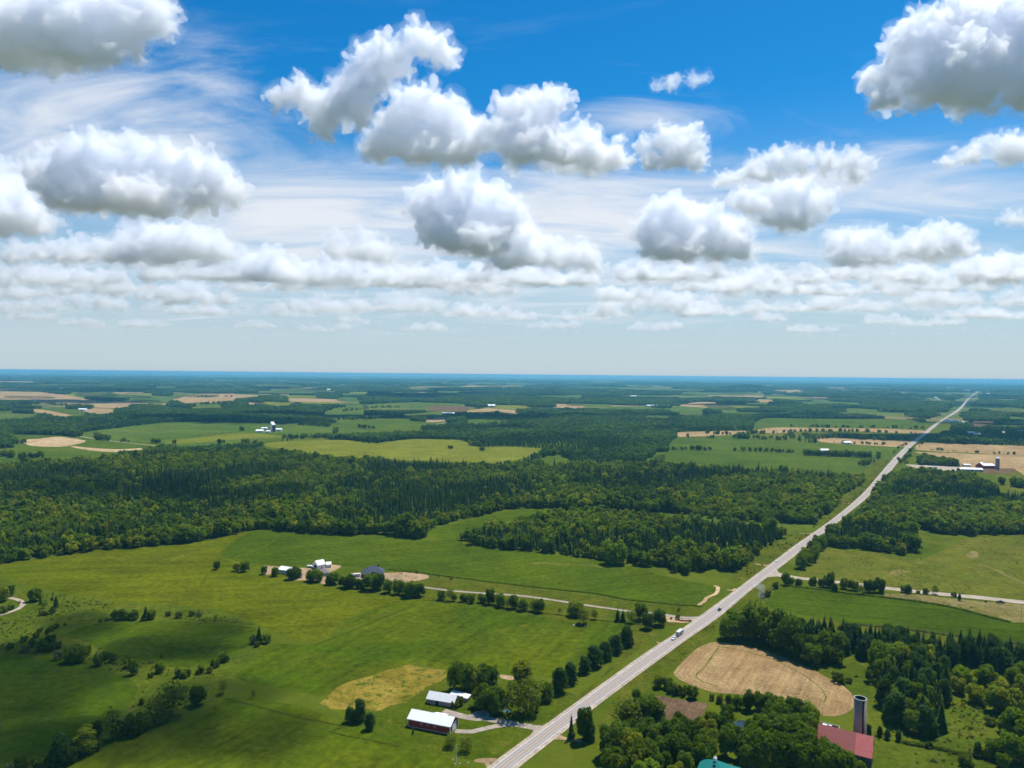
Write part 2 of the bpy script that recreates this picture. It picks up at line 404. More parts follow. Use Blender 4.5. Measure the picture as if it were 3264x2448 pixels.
def lay(p, layer): return Vector((p.x, p.y, .03 * layer + 3e-5 * layer * max(p.y, 0)))
def densify(P, wob, seed, closed=True):
    """round a traced outline and make its edge uneven, as grass growing over it does"""
    rnd = random.Random(seed); n = len(P); out = []
    for i in range(n if closed else n - 1):
        p0, p1, p2, p3 = P[(i - 1) % n], P[i], P[(i + 1) % n], P[(i + 2) % n]
        if not closed:
            p0 = P[max(i - 1, 0)]; p3 = P[min(i + 2, n - 1)]
        L = (p2 - p1).length; k = max(2, min(26, int(L / (4 + .012 * abs(p1.y)))))
        for j in range(k):
            t = j / k
            a = 2 * p1 + (p2 - p0) * t + (2 * p0 - 5 * p1 + 4 * p2 - p3) * t * t + (3 * p1 - p0 - 3 * p2 + p3) * t ** 3
            q = a * .5 * .7 + (p1 + (p2 - p1) * t) * .3
            q = q + Vector((rnd.uniform(-1, 1), rnd.uniform(-1, 1), 0)) * wob
            out.append(q)
    if not closed: out.append(P[-1])
    return out
CLEAR = []            # outlines where no wood stands (ground coordinates)
def field(name, mat, pix, layer=1, wob=.5, clear=True, rough_edges=True):
    P = [gnd(x, y) for x, y in pix]
    Q = densify(P, wob, len(CLEAR)) if rough_edges else P
    Q = [lay(q, layer) for q in Q]
    me = bpy.data.meshes.new(name); me.from_pydata([q[:] for q in Q], [], [tuple(range(len(Q)))]); me.update()
    if me.polygons[0].normal.z < 0: me.flip_normals()
    o = link(name, me, M[mat]); tag(o, kind='structure')
    if clear: CLEAR.append(np.array([(q.x, q.y) for q in Q]))
    return o

# west and north of the lane
field('crop_field', 'cropN', zl('A', (1640, 1085), (1900, 1104), (2212, 1124)) + zl('B', (360, 1124), (700, 1149), (850, 1158), (730, 1090), (900, 1042), (1110, 1000), (1240, 962), (1400, 952), (1520, 955), (1400, 985), (1130, 1062), (960, 1135), (965, 1180), (1250, 1219), (1420, 1229), (1650, 1262), (1900, 1292), (2212, 1370))
      + [(2180, 1850), (2285, 1872), (2240, 1928), (2135, 1927), (1999, 1913), (1900, 1894), (1796, 1883), (1617, 1863), (1403, 1836), (1238, 1816), (1100, 1806), (860, 1800), (760, 1790), (700, 1760)], 1)
field('crop_field', 'cropW', zl('A', (-120, 1330), (0, 1308), (160, 1284), (620, 1219), (880, 1204), (1200, 1174), (1480, 1124), (1600, 1092)) + [(700, 1762), (745, 1792), (850, 1803), (900, 1830), (1000, 1862), (1120, 1880), (1290, 1905), (1130, 1960), (1000, 2050), (830, 1995), (700, 1945), (470, 1922), (300, 1905), (180, 1885), (60, 1860), (-60, 1850)], 1)
field('crop_field', 'cropS', [(1300, 1908), (1480, 1930), (1700, 1962), (1850, 1985), (1960, 1975), (2020, 1985), (1985, 2020), (1900, 2070), (1790, 2165), (1690, 2145), (1600, 2150), (1520, 2145), (1440, 2135), (1330, 2120), (1210, 2150), (1060, 2220), (960, 2205), (830, 2180), (745, 2160), (800, 2110), (880, 2050), (1010, 2055), (1140, 1962)], 1)
field('crop_field', 'cropS', [(640, 2290), (720, 2222), (900, 2240), (1030, 2275), (1120, 2310), (1260, 2350), (1330, 2380), (1480, 2440), (1560, 2520), (1300, 2600), (300, 2600), (160, 2500), (240, 2430), (420, 2345), (560, 2275)], 1)
field('crop_field', 'cropD', zl('D', (-100, 800), (0, 795), (330, 803), (560, 834), (720, 892), (840, 940), (885, 1000), (850, 1060), (780, 1150), (690, 1240), (560, 1310), (300, 1430), (150, 1500), (-150, 1620)), 1)
field('crop_field', 'cropD', zl('D', (400, 650), (640, 575), (1000, 558), (1300, 570), (1640, 604), (1660, 690), (1560, 740), (1450, 770), (1330, 850), (1100, 855), (900, 815), (700, 770), (570, 700)), 1)
field('rough_meadow', 'meadow', zl('D', (-50, 320), (120, 330), (300, 375), (520, 430), (800, 452), (1200, 470), (1500, 540), (1650, 590), (1300, 562), (1000, 550), (640, 565), (400, 640), (560, 700), (700, 775), (900, 820), (1100, 860), (1330, 870), (1450, 800), (1600, 740), (1700, 700), (1600, 820), (1480, 960), (1430, 1040), (1150, 1170), (900, 1300), (700, 1300), (860, 1080), (890, 1000), (845, 935), (720, 885), (560, 828), (330, 797), (-100, 790)), 0.5)
field('golden_straw_patch', 'straw', zl('E', (50, 1085), (150, 985), (330, 928), (480, 880), (600, 848), (750, 862), (885, 882), (850, 932), (760, 962), (700, 1010), (600, 1080), (540, 1100), (420, 1130), (330, 1130), (130, 1132)), 2, 2.0)
field('farm_lawn', 'lawn', zl('E', (420, 1135), (560, 1102), (700, 1015), (770, 965), (890, 890), (1180, 900), (1450, 935), (1600, 1010), (1700, 1060), (1480, 1230), (1380, 1290), (1180, 1440), (1060, 1460), (800, 1420), (620, 1370), (480, 1280), (380, 1200)), 1.5)
field('mown_strip', 'verge', [(1290, 1906), (1480, 1928), (1700, 1960), (1850, 1982), (1960, 1972), (2150, 1995), (2210, 1965), (2235, 1932), (2135, 1930), (1999, 1917), (1900, 1898), (1796, 1887), (1617, 1867), (1403, 1840), (1245, 1820), (1180, 1850), (1230, 1885)], 1.2)
# farmyard and roadside dirt
field('farmyard_dirt', 'dirt', zl('f', (10, 190), (120, 200), (470, 222), (640, 225), (760, 235), (960, 180), (1090, 195), (1040, 245), (950, 280), (880, 350), (900, 430), (820, 450), (700, 400), (600, 385), (480, 400), (320, 370), (480, 330), (560, 280), (440, 310), (180, 300), (60, 320), (0, 300)), 2)
field('farmyard_dirt', 'dirt', zl('f', (1180, 320), (1240, 300), (1360, 290), (1420, 340), (1400, 380), (1330, 375), (1240, 350)), 2)
field('dirt_pad', 'dirt', zl('r', (290, 590), (480, 620), (700, 690), (880, 700), (900, 740), (820, 775), (520, 770), (300, 740), (240, 660)), 2)
field('dirt_pad', 'dirt', zl('a', (-40, 1520), (120, 1485), (350, 1490), (230, 1580), (190, 1640), (120, 1580), (-20, 1560)), 2, .3)
field('dirt_pad', 'dirt', zl('b', (1060, 1025), (1120, 1040), (1200, 1030), (1180, 1060), (1110, 1085)), 2, .2)
field('dirt_pad', 'dirt', zl('a', (410, 10), (630, 40), (635, 110), (520, 100), (400, 60)), 2, .3)
# right of the highway
field('stubble_field', 'stubble', zl('i', (490, 350), (600, 220), (740, 90), (850, 38), (950, 22), (1180, 52), (1400, 97), (1640, 172), (1900, 282), (2100, 392)) + zl('j', (0, 540), (150, 612), (290, 692), (380, 770), (412, 830), (402, 915), (320, 985), (180, 1010), (60, 998)) + zl('i', (2080, 800), (1850, 715), (1500, 600), (1250, 583), (1000, 563), (850, 541), (700, 484), (560, 424)), 2, .3)
field('ploughed_plot', 'plough', zl('i', (275, 585), (620, 642), (858, 676), (775, 838), (640, 890), (430, 960), (380, 800)), 2, .25, rough_edges=False)
for k, (w, pts) in enumerate(((.35, ((960, 90), (880, 200), (800, 310), (740, 360), (730, 395), (800, 445), (900, 475), (960, 488))), (.3, ((930, 72), (1120, 90), (1330, 145), (1560, 215), (1760, 310), (1930, 410), (2060, 520), (2110, 610), (2080, 670))))):
    P = densify([gnd(*zp('i', *q)) for q in pts], .2, k, False)
    v = []
    for a in range(len(P)):
        d = (P[min(a + 1, len(P) - 1)] - P[max(a - 1, 0)]).normalized(); s = Vector((-d.y, d.x, 0)) * w * random.Random(a + k).uniform(.4, 1.6)
        v += [lay(P[a] + s, 3), lay(P[a] - s, 3)]
    MBs = MB().add(v, [(2 * a, 2 * a + 1, 2 * a + 3, 2 * a + 2) for a in range(len(P) - 1)])
    tag(MBs.build('weedy_track', M['meadow']), kind='structure')
stub_out = [gnd(x, y) for x, y in zl('i', (490, 350), (600, 220), (740, 90), (850, 38), (950, 22), (1180, 52), (1400, 97), (1640, 172), (1900, 282), (2100, 392)) + zl('j', (0, 540), (150, 612), (290, 692), (380, 770), (412, 830), (402, 915), (320, 985), (180, 1010), (60, 998)) + zl('i', (2080, 800), (1850, 715), (1500, 600), (1250, 583), (1000, 563), (850, 541), (700, 484), (560, 424))]
cen = sum(stub_out, Vector()) / len(stub_out)
M['stubble_dark'] = plain('darker_stubble', (.235, .155, .068), 1, .35, .3, 0)
for k, fr in enumerate((.955, .915, .87, .82)):
    P = densify([cen + (q - cen) * fr + (cen - q).normalized() * (k * .4) for q in stub_out], .25, 40 + k); n = len(P); v = []
    for a in range(n):
        d = (P[(a + 1) % n] - P[a - 1]).normalized(); s_ = Vector((-d.y, d.x, 0)) * (.08 + .22 * random.Random(a * 5 + k).random())
        v += [lay(P[a] + s_, 2.5), lay(P[a] - s_, 2.5)]
    tag(MB().add(v, [(2 * a, 2 * a + 1, (2 * a + 3) % (2 * n), (2 * a + 2) % (2 * n)) for a in range(n)]).build('headland_track', M['stubble_dark']), kind='structure')
field('crop_field', 'cropR', zl('k', (235, 228), (500, 253), (800, 292), (1100, 325), (1500, 380), (1750, 432), (1900, 474), (2100, 525), (2300, 530), (2300, 715), (1600, 628), (1250, 583), (850, 542), (560, 490), (200, 420), (90, 385), (160, 300)), 1.5)
field('grass_strip', 'verge', zl('k', (560, 490), (850, 544), (1250, 585), (1600, 630), (2300, 718), (2300, 790), (1600, 700), (1200, 640), (700, 560)), 1)
field('pasture', 'pasture', zl('C', (1010, 1142), (1300, 1158), (1480, 1195), (1610, 1195), (1760, 1128), (1850, 1080), (2000, 1066), (2280, 1062)) + zl('G', (2280, 400), (1850, 366), (1560, 340), (1360, 320), (1000, 282), (850, 262), (870, 225), (930, 180)), 1)
field('dry_grass_strip', 'drygrass', zl('k', (1040, 288), (1130, 322), (1500, 374), (1760, 424), (1900, 467), (2100, 518), (2280, 530), (2280, 390), (1900, 352), (1600, 325), (1300, 292)), 1.2)
field('meadow_clearing', 'meadow', zl('G', (900, 790), (1130, 750), (1300, 790), (1310, 900), (1290, 1040), (1420, 1180), (1730, 1245), (1790, 1000), (1950, 930), (2040, 1010), (2000, 1200), (1930, 1340), (2212, 1400), (2300, 1600), (1330, 1600), (1290, 1220), (1200, 1100), (1190, 960), (1060, 880)), .6)
# middle distance right
field('crop_field', 'farM', zl('C', (105, 468), (500, 472), (1000, 502), (1340, 520), (1500, 525), (1440, 580), (1340, 600), (890, 572), (330, 545), (60, 540)), 1, 2)
field('crop_field', 'farM', zl('C', (-20, 555), (340, 550), (880, 578), (1290, 604), (1235, 668), (1000, 668), (640, 655), (420, 640), (200, 632), (0, 615)), 1, 2)
field('fallow_field', 'tan', zl('C', (110, 434), (300, 428), (520, 424), (530, 442), (300, 456), (125, 460)), 1, 2)
field('fallow_field', 'tan', zl('C', (560, 428), (700, 404), (1000, 408), (1300, 410), (1595, 422), (1570, 440), (1250, 428), (900, 424), (700, 440)), 1, 2)
field('crop_field', 'pasture', zl('C', (540, 446), (700, 442), (900, 428), (1250, 432), (1560, 446), (1540, 470), (1200, 462), (900, 468), (600, 466)), 1, 2)
field('fallow_field', 'tan', zl('C', (970, 466), (1200, 470), (1400, 484), (1530, 486), (1490, 522), (1200, 508), (980, 492)), 1, 2)
field('crop_field', 'farM', zl('C', (560, 402), (650, 347), (1000, 352), (1400, 352), (1540, 362), (1640, 392), (1200, 402), (700, 397)), 1, 2)
field('fallow_field', 'tan', zl('C', (1590, 497), (1750, 502), (2290, 522), (2290, 574), (1900, 558), (1565, 540)), 1, 1)
field('grain_stubble_field', 'tan', zl('C', (1555, 552), (1900, 564), (2290, 584), (2290, 720), (2150, 660), (2040, 665), (1840, 645), (1800, 600), (1640, 572)), 1, 1)
field('farmyard_dirt', 'gravel', zl('n', (735, 238), (900, 243), (1280, 262), (1400, 272), (1480, 330), (1330, 320), (1000, 300), (880, 282), (760, 250)), 2, .5)
field('farmyard_dirt', 'plough', zl('n', (1705, 292), (1850, 288), (2060, 285), (2110, 300), (2060, 345), (1850, 350), (1700, 345)), 2, 1)
field('farm_meadow', 'pasture', zl('n', (1700, 345), (2100, 320), (2250, 420), (2250, 570), (2030, 560), (1890, 520), (1880, 400)), 1.2, 1)
field('grass_strip', 'farM', zl('C', (0, 915), (150, 932), (380, 965), (560, 972), (960, 993), (1000, 1003), (920, 1048), (800, 1050), (700, 1025), (520, 1000), (380, 985), (200, 962), (0, 945)), 1, 1)
field('grass_clearing', 'meadow', zl('C', (240, 1155), (330, 1143), (420, 1147), (495, 1168), (400, 1190), (350, 1205), (245, 1195)), 1, 1)
field('grass_clearing', 'meadow', zl('C', (1520, 1025), (1660, 1030), (1680, 1085), (1740, 1068), (1775, 1082), (1680, 1135), (1570, 1175), (1555, 1100)), 1, 1)
field('grass_clearing', 'meadow', zl('B', (1810, 1072), (1880, 1058), (1950, 1050), (1960, 1072), (1840, 1090)), 1, 1)
field('roadside_verge', 'verge', zl('C', (420, 1330), (700, 1100), (960, 985), (1080, 900), (1100, 840), (1260, 720), (1310, 610), (1420, 560), (1500, 520), (1600, 420), (1640, 420), (1500, 560), (1400, 650), (1290, 790), (1000, 1010), (720, 1200), (520, 1330)), .7, 1)
field('roadside_verge', 'verge', zl('C', (720, 1260), (860, 1150), (1060, 1000), (1330, 790), (1440, 660), (1500, 590), (1440, 580), (1280, 780), (1000, 1000), (700, 1220)), .7, 1)
field('roadside_verge', 'verge', zl('G', (-100, 780), (100, 640), (400, 430), (640, 290), (760, 265), (720, 330), (640, 420), (500, 470), (380, 520), (330, 620), (220, 690), (90, 830), (-150, 1000), (-400, 1200)), .7, .6)
field('roadside_verge', 'verge', zl('E', (1160, 1500), (1480, 1230), (1700, 1060), (1990, 760), (2060, 600), (2250, 460), (2400, 420), (2300, 560), (1800, 970), (1300, 1370)), .9, .6)
# far left
field('sandy_field', 'sand', zl('A', (115, 507), (230, 502), (360, 487), (430, 492), (548, 512), (520, 528), (420, 548), (300, 552), (190, 544)), 2, 2)
field('crop_field', 'farM', zl('A', (70, 474), (400, 479), (560, 496), (740, 526), (1010, 545), (960, 575), (760, 590), (620, 605), (240, 632), (0, 668), (-60, 670), (-60, 575), (100, 552)), 1, 2)
field('farm_track', 'sand', zl('A', (440, 545), (600, 560), (760, 568), (905, 560), (900, 572), (760, 585), (600, 578), (500, 562)), 2, 1)
field('crop_field', 'farG', zl('A', (520, 462), (700, 437), (1070, 396), (1200, 391), (1400, 390), (1700, 400), (2112, 430), (2100, 486), (1830, 486), (1600, 525), (1400, 540), (1180, 560), (1000, 525), (760, 515), (560, 496)), 1, 2)
field('pale_crop_strip', 'wheat', zl('A', (1060, 522), (1300, 490), (1550, 462), (1830, 486), (1500, 505), (1200, 532)), 2, 1)
field('dark_crop_strip', 'farM', zl('A', (900, 505), (1200, 478), (1540, 450), (1550, 458), (1300, 486), (1000, 514)), 2, 1)
field('grain_field', 'wheat', zl('A', (1680, 540), (1830, 516), (2212, 505)) + zl('B', (360, 530), (500, 515), (640, 500), (870, 505), (960, 510), (1010, 545), (1100, 555), (1200, 550), (1480, 565), (1360, 615), (1180, 660), (900, 652), (640, 640), (480, 632), (0, 605)) + zl('A', (1950, 590)), 1, 2)
field('fallow_field', 'tan', zl('A', (-60, 197), (250, 200), (400, 217), (520, 237), (640, 257), (760, 282), (880, 293), (760, 304), (620, 300), (480, 275), (300, 275), (160, 262), (-60, 250)), 1, 4)
field('fallow_field', 'tan', zl('A', (1110, 238), (1260, 213), (1450, 218), (1600, 217), (1690, 228), (1560, 239), (1500, 260), (1300, 270), (1160, 275)), 1, 4)
field('crop_field', 'farG', zl('A', (820, 234), (1000, 223), (1160, 232), (1100, 248), (840, 258)), 1, 4)
field('crop_field', 'farG', zl('A', (-60, 332), (240, 344), (200, 362), (0, 372), (-60, 372)), 1, 3)
field('crop_field', 'farM', zl('A', (230, 300), (420, 298), (560, 334), (500, 360), (300, 330)), 1, 3)
field('fallow_field', 'tan', zl('A', (210, 310), (300, 318), (470, 352), (380, 358), (240, 335)), 1.5, 3)
field('fallow_field', 'tan', zl('A', (560, 305), (720, 310), (730, 330), (620, 340), (540, 325)), 1, 3)
field('crop_field', 'farM', zl('A', (480, 205), (700, 200), (760, 222), (640, 235), (500, 225)), 1, 3)
field('crop_field', 'farG', zl('B', (90, 303), (300, 303), (320, 365), (90, 368)), 1, 3)
field('crop_field', 'farM', zl('B', (110, 405), (330, 380), (700, 390), (690, 420), (560, 432), (380, 448), (130, 425)), 1, 3)
field('crop_field', 'farG', zl('B', (150, 446), (330, 440), (400, 460), (180, 470)), 1, 3)
field('crop_field', 'farG', zl('B', (330, 280), (640, 265), (1000, 278), (980, 292), (760, 288), (420, 304), (330, 295)), 1, 3)
field('crop_field', 'farG', zl('B', (540, 350), (820, 324), (910, 334), (820, 356)), 1, 3)
field('fallow_field', 'plough', zl('B', (750, 290), (1000, 294), (960, 324), (760, 320)), 1, 3)
field('fallow_field', 'tan', zl('B', (970, 324), (1100, 305), (1310, 320), (1300, 338), (1180, 326), (1000, 330)), 2, 3)
field('farmyard_dirt', 'dirt', zl('B', (700, 385), (800, 360), (860, 370), (850, 385), (760, 395)), 2, 2)
field('crop_field', 'farM', zl('B', (980, 365), (1190, 358), (1280, 374), (1100, 390), (990, 390)), 1, 3)
field('crop_field', 'farM', zl('B', (1440, 625), (1580, 605), (1650, 655), (1500, 662)), 1, 2)
field('crop_field', 'farM', zl('B', (2105, 640), (2240, 598), (2240, 640)), 1, 2)
field('crop_field', 'farG', zl('C', (0, 295), (130, 275), (330, 290), (480, 292), (300, 306), (240, 336), (60, 305)), 1, 3)
field('fallow_field', 'tan', zl('C', (190, 252), (330, 250), (400, 268), (480, 288), (250, 282), (120, 274)), 1, 3)
field('crop_field', 'farM', zl('C', (-80, 335), (60, 332), (60, 342), (-80, 345)), 1, 3)
field('fallow_field', 'tan', zl('C', (740, 184), (890, 184), (870, 195), (760, 194)), 1, 5)
field('crop_field', 'farG', zl('C', (130, 190), (220, 186), (240, 196), (140, 199)), 1, 5)
field('village_yard', 'gravel', zl('e', (1040, 1240), (1140, 1215), (1330, 1215), (1450, 1250), (1440, 1290), (1390, 1275), (1060, 1265)), 1, 2)
field('village_yard', 'gravel', zl('e', (1560, 1240), (1680, 1250), (1650, 1275), (1800, 1290), (2212, 1300), (2212, 1330), (1900, 1325), (1640, 1290)), 1, 2)
field('gravel_pit', 'gravel', zl('e', (1710, 1205), (1790, 1180), (1850, 1190), (1890, 1230), (1740, 1220)), 1, 2)
field('crop_field', 'farG', zl('e', (1820, 900), (2260, 905), (2260, 980), (2000, 965), (1830, 930)), 1, 3)
field('fallow_field', 'plough', zl('e', (1200, 1000), (1600, 990), (1640, 1060), (1250, 1080)), 1, 3)
rf = random.Random(5)
for k in range(70):          # small far fields between the woods
    y = 1218 + 75 * rf.random() ** 1.6; x = rf.uniform(-40, 3300); yy = y + (x - 1632) * .0098 + 2
    w = rf.uniform(50, 170); h = (yy - 1194 - (x - 1632) * .0098) * rf.uniform(.08, .18); sk = rf.uniform(-30, 30)
    if x > 2850: continue
    field('crop_field', rf.choice(['farG', 'farM', 'farG', 'tan', 'wheat']), [(x, yy), (x + w, yy + h * .3), (x + w + sk, yy + h), (x + sk, yy + h * .8)], 1, 6)

# ------------------------------------------------------------------ highway
LE = [(1268, 2660), (1547, 2448), (1920, 2178.7), (1947, 2160), (2053.7, 2082.4), (2135, 2031.8), (2229, 1964.9), (2352, 1875), (2448, 1802.7), (2551, 1725), (2605.5, 1690), (2672, 1640), (2701, 1617), (2753.7, 1570), (2793.5, 1523), (2827.8, 1483), (2851, 1456), (2882, 1427), (2912.8, 1401.7), (2939, 1384), (2965.8, 1359.4), (2998.7, 1339.6), (3013.5, 1329.7), (3044.8, 1310.8), (3066, 1293.5), (3076, 1277), (3096, 1259), (3121, 1246)]
RE = [(1385, 2660), (1652, 2448), (1920, 2238), (2024.8, 2160), (2100.7, 2104), (2193, 2037), (2272.5, 1983), (2327, 1940), (2392, 1882.3), (2448, 1838.9), (2486, 1810), (2533, 1773.8), (2576.6, 1737.6), (2634, 1694), (2680, 1660), (2708.5, 1631.4), (2755.5, 1597), (2791.7, 1559), (2831.5, 1513.8), (2856.8, 1481), (2880, 1450.5), (2907.4, 1423), (2927, 1405), (2951, 1387), (2979, 1362.7), (3002, 1343), (3023.4, 1329.7), (3061, 1310), (3073, 1293.5), (3085, 1277), (3105, 1258), (3124, 1246)]
def edge_x(E, y):
    a = np.array(E)[::-1]; return float(np.interp(y, a[:, 1], a[:, 0]))
rows = [2660, 2600, 2540] + [2448 - 12 * i for i in range(1, 34)] + [2040 - 8 * i for i in range(75)] + [1440 - 5 * i for i in range(30)] + [1290 - 4 * i for i in range(12)]
rows = sorted(set([r for r in rows if r >= 1246] + [2448, 1246]), reverse=True)
RL = np.array([edge_x(LE, y) for y in rows]); RR = np.array([edge_x(RE, y) for y in rows])
ker = np.array([1, 2, 3, 2, 1]) / 9.
def sm(a):
    b = np.concatenate([a[:1].repeat(2), a, a[-1:].repeat(2)]); c = np.convolve(b, ker, 'valid'); c[:2] = a[:2]; c[-2:] = a[-2:]; return c
# smooth the deviation from the straight trend so that the edges run without kinks
rowsA = np.array(rows, float)
trend = np.polyval(np.polyfit(rowsA, RL, 3), rowsA); RL = trend + sm(sm(RL - trend))
trend = np.polyval(np.polyfit(rowsA, RR, 3), rowsA); RR = trend + sm(sm(RR - trend))
def strip(name, f0, f1, layer, mat, parent=None, dash=None):
    v, f, uv = [], [], []
    for i, y in enumerate(rows):
        for fr in (f0, f1):
            v.append(lay(gnd(RL[i] + (RR[i] - RL[i]) * fr, y), layer)); uv.append(fr)
    n = len(rows)
    dist = [0.0]
    for i in range(n - 1): dist.append(dist[-1] + (v[2 * i + 2] - v[2 * i]).length)
    for i in range(n - 1):
        f.append((2 * i, 2 * i + 1, 2 * i + 3, 2 * i + 2))
    me = bpy.data.meshes.new(name); me.from_pydata([p[:] for p in v], [], f)
    ul = me.uv_layers.new(name='UVMap')
    for poly in me.polygons:
        for li in poly.loop_indices:
            vi = me.loops[li].vertex_index
            ul.data[li].uv = ((uv[vi] - f0) / (f1 - f0), dist[vi // 2] / 120)
    return link(name, me, M[mat], parent)
hw = tag(strip('highway', .19, .81, 5, 'asphalt'), 'two lane grey highway running diagonally to the horizon', 'road', kind='structure')
strip('gravel_shoulder', 0, .19, 4.6, 'gravel', hw)
strip('gravel_shoulder', .81, 1, 4.6, 'gravel', hw)
strip('edge_line', .205, .222, 6, 'whitep', hw)
strip('edge_line', .778, .795, 6, 'whitep', hw)
strip('centre_line', .488, .497, 6, 'yellowp', hw)
strip('centre_line', .505, .514, 6, 'yellowp', hw)
ROADP = np.array([gnd(RL[i], y)[:2] for i, y in enumerate(rows)] + [gnd(RR[i], y)[:2] for i, y in reversed(list(enumerate(rows)))])
CLEAR.append(ROADP)
def ribbon(name, pix, w, layer, mat, parent=None, clear=True, wob=.12, w2=None):
    P = densify([gnd(x, y) for x, y in pix], wob, 3, False); v = []; n = len(P)
    for i in range(n):
        d = (P[min(i + 1, n - 1)] - P[max(i - 1, 0)]).normalized(); s = Vector((-d.y, d.x, 0)) * (w + ((w2 or w) - w) * i / (n - 1)) / 2
        v += [lay(P[i] + s, layer), lay(P[i] - s, layer)]
    me = bpy.data.meshes.new(name); me.from_pydata([p[:] for p in v], [], [(2 * i, 2 * i + 1, 2 * i + 3, 2 * i + 2) for i in range(n - 1)])
    o = link(name, me, M[mat], parent)
    if not parent: tag(o, kind='structure')
    if clear: CLEAR.append(np.array([v[2 * i][:2] for i in range(n)] + [v[2 * i + 1][:2] for i in range(n - 1, -1, -1)]))
    return o
ribbon('farm_lane', zl('r', (1120, 650), (900, 655), (680, 650), (300, 590)) + zl('g', (2000, 390), (1700, 360), (1400, 318), (1230, 292), (1050, 265), (850, 240), (600, 225), (360, 207), (130, 178), (20, 165)) + zl('f', (2100, 440), (1800, 420), (1480, 385), (1330, 360)), 3.6, 3, 'drive')
field('lane_mouth', 'drive', zl('r', (700, 632), (900, 640), (1110, 632), (1180, 600), (1000, 780), (900, 790), (930, 740), (880, 700), (700, 680)), 3.5, .1)
ribbon('farm_lane', zl('f', (560, 400), (640, 330), (560, 270), (480, 260)), 6, 2.5, 'dirt')
ribbon('barn_driveway', zl('a', (1150, 960), (1000, 945), (700, 890), (400, 835), (140, 790), (0, 790)) + zl('l', (1000, 940), (880, 920), (700, 870), (600, 840)), 5.0, 3, 'drive')
ribbon('barn_driveway', zl('a', (700, 900), (500, 905), (250, 940), (0, 1000)) + zl('l', (1000, 1140), (850, 1135), (770, 1130)), 3.8, 3.2, 'drive')
field('barn_driveway_mouth', 'drive', zl('a', (900, 905), (1150, 920), (1230, 870), (1290, 880), (1040, 1090), (960, 1060), (990, 1020), (990, 985), (900, 960)), 3.4, .1)
field('turning_circle', 'drive', zl('l', (960, 900), (1060, 850), (1200, 830), (1260, 880), (1260, 930), (1150, 960), (1000, 970)), 3.1, .2)
ribbon('side_road', zl('c', (1000, 1040), (1200, 1075), (1500, 1125), (1800, 1155), (2212, 1200)) + zl('k', (760, 200), (1050, 238), (1300, 268), (1600, 298), (1900, 325), (2100, 348), (2320, 372)), 7.5, 3, 'gravel', w2=11)
field('side_road_mouth', 'gravel', zl('c', (900, 1110), (960, 1105), (1100, 1095), (1210, 1110), (1220, 1050), (1130, 1030), (1095, 990), (1100, 940), (1180, 860), (1120, 870), (900, 1060)), 3.5, .2)
ribbon('farm_path', zl('h', (-40, 305), (60, 280), (140, 250), (180, 215), (160, 185), (100, 165), (60, 158)), 3.6, 3, 'gravel')
field('turnoff', 'dirt', zl('a', (1470, 1080), (1560, 1120), (1700, 1150), (1840, 1170), (1830, 1210), (1640, 1190), (1540, 1165), (1340, 1165), (1280, 1190), (1240, 1200), (1400, 1070)), 3.5, .15)
ribbon('dirt_cut', zl('b', (1820, 390), (1900, 310), (2030, 215), (2110, 170), (2150, 70), (2080, 40)), 3.2, 2.5, 'sand', wob=.8)
for pts in (zl('c', (1740, 330), (1680, 340), (1480, 330)), zl('c', (380, 1310), (290, 1340), (200, 1325)), zl('c', (930, 900), (870, 900), (700, 870)), zl('d', (1400, 425), (1330, 445), (1210, 435)), zl('d', (640, 1240), (540, 1245), (460, 1235)), zl('d', (1060, 1120), (1250, 1130), (1500, 1150), (1760, 1175))):
    ribbon('field_entrance', pts, 3.6, 3.5, 'dirt', wob=.5, w2=2.2)
ribbon('country_lane', zl('A', (480, 478), (600, 500), (760, 520), (1000, 545)), 5, 3, 'gravel')
ribbon('country_lane', zl('B', (860, 395), (780, 408), (700, 420)), 8, 3, 'gravel')
for w_, pts in ((1.6, zl('D', (1290, 330), (1310, 300), (1335, 260), (1400, 228))), (2.2, zl('D', (1460, 165), (1500, 150), (1600, 125), (1680, 95), (1760, 40))), (1.0, zl('D', (1170, 330), (1250, 420), (1330, 520))), (1.2, zl('E', (380, 540), (620, 470), (900, 410))), (1.0, zl('E', (200, 640), (560, 600), (1000, 640), (1300, 720))), (1.0, zl('E', (900, 700), (1200, 620), (1500, 590))), (1.4, zl('g', (420, 20), (560, 10), (900, 60), (1300, 90))), (1.4, zl('D', (1060, 1390), (1200, 1310), (1340, 1245))), (1.2, zl('D', (1500, 1480), (1800, 1380), (2100, 1330)))):
    ribbon('tractor_track', pts, w_, 1.9, 'verge', clear=False, wob=.5)
field('yellow_flower_patch', 'pasture', zl('E', (1380, 190), (1480, 185), (1640, 190), (1800, 200), (1960, 215), (1900, 228), (1750, 215), (1560, 205), (1420, 200)), 2, 1.2, clear=False)
ribbon('tractor_track', zl('G', (1940, 185), (2060, 230), (2200, 300), (2280, 340)), 4, 2.5, 'drygrass', clear=False, wob=1.2)
field('worn_patch', 'drygrass', zl('k', (1100, 120), (1180, 90), (1240, 100), (1290, 110), (1200, 135), (1120, 150)), 2, .8, clear=False)
field('worn_patch', 'drygrass', zl('C', (1860, 1180), (1900, 1150), (1935, 1165), (1925, 1195), (1890, 1200)), 2, .8, clear=False)
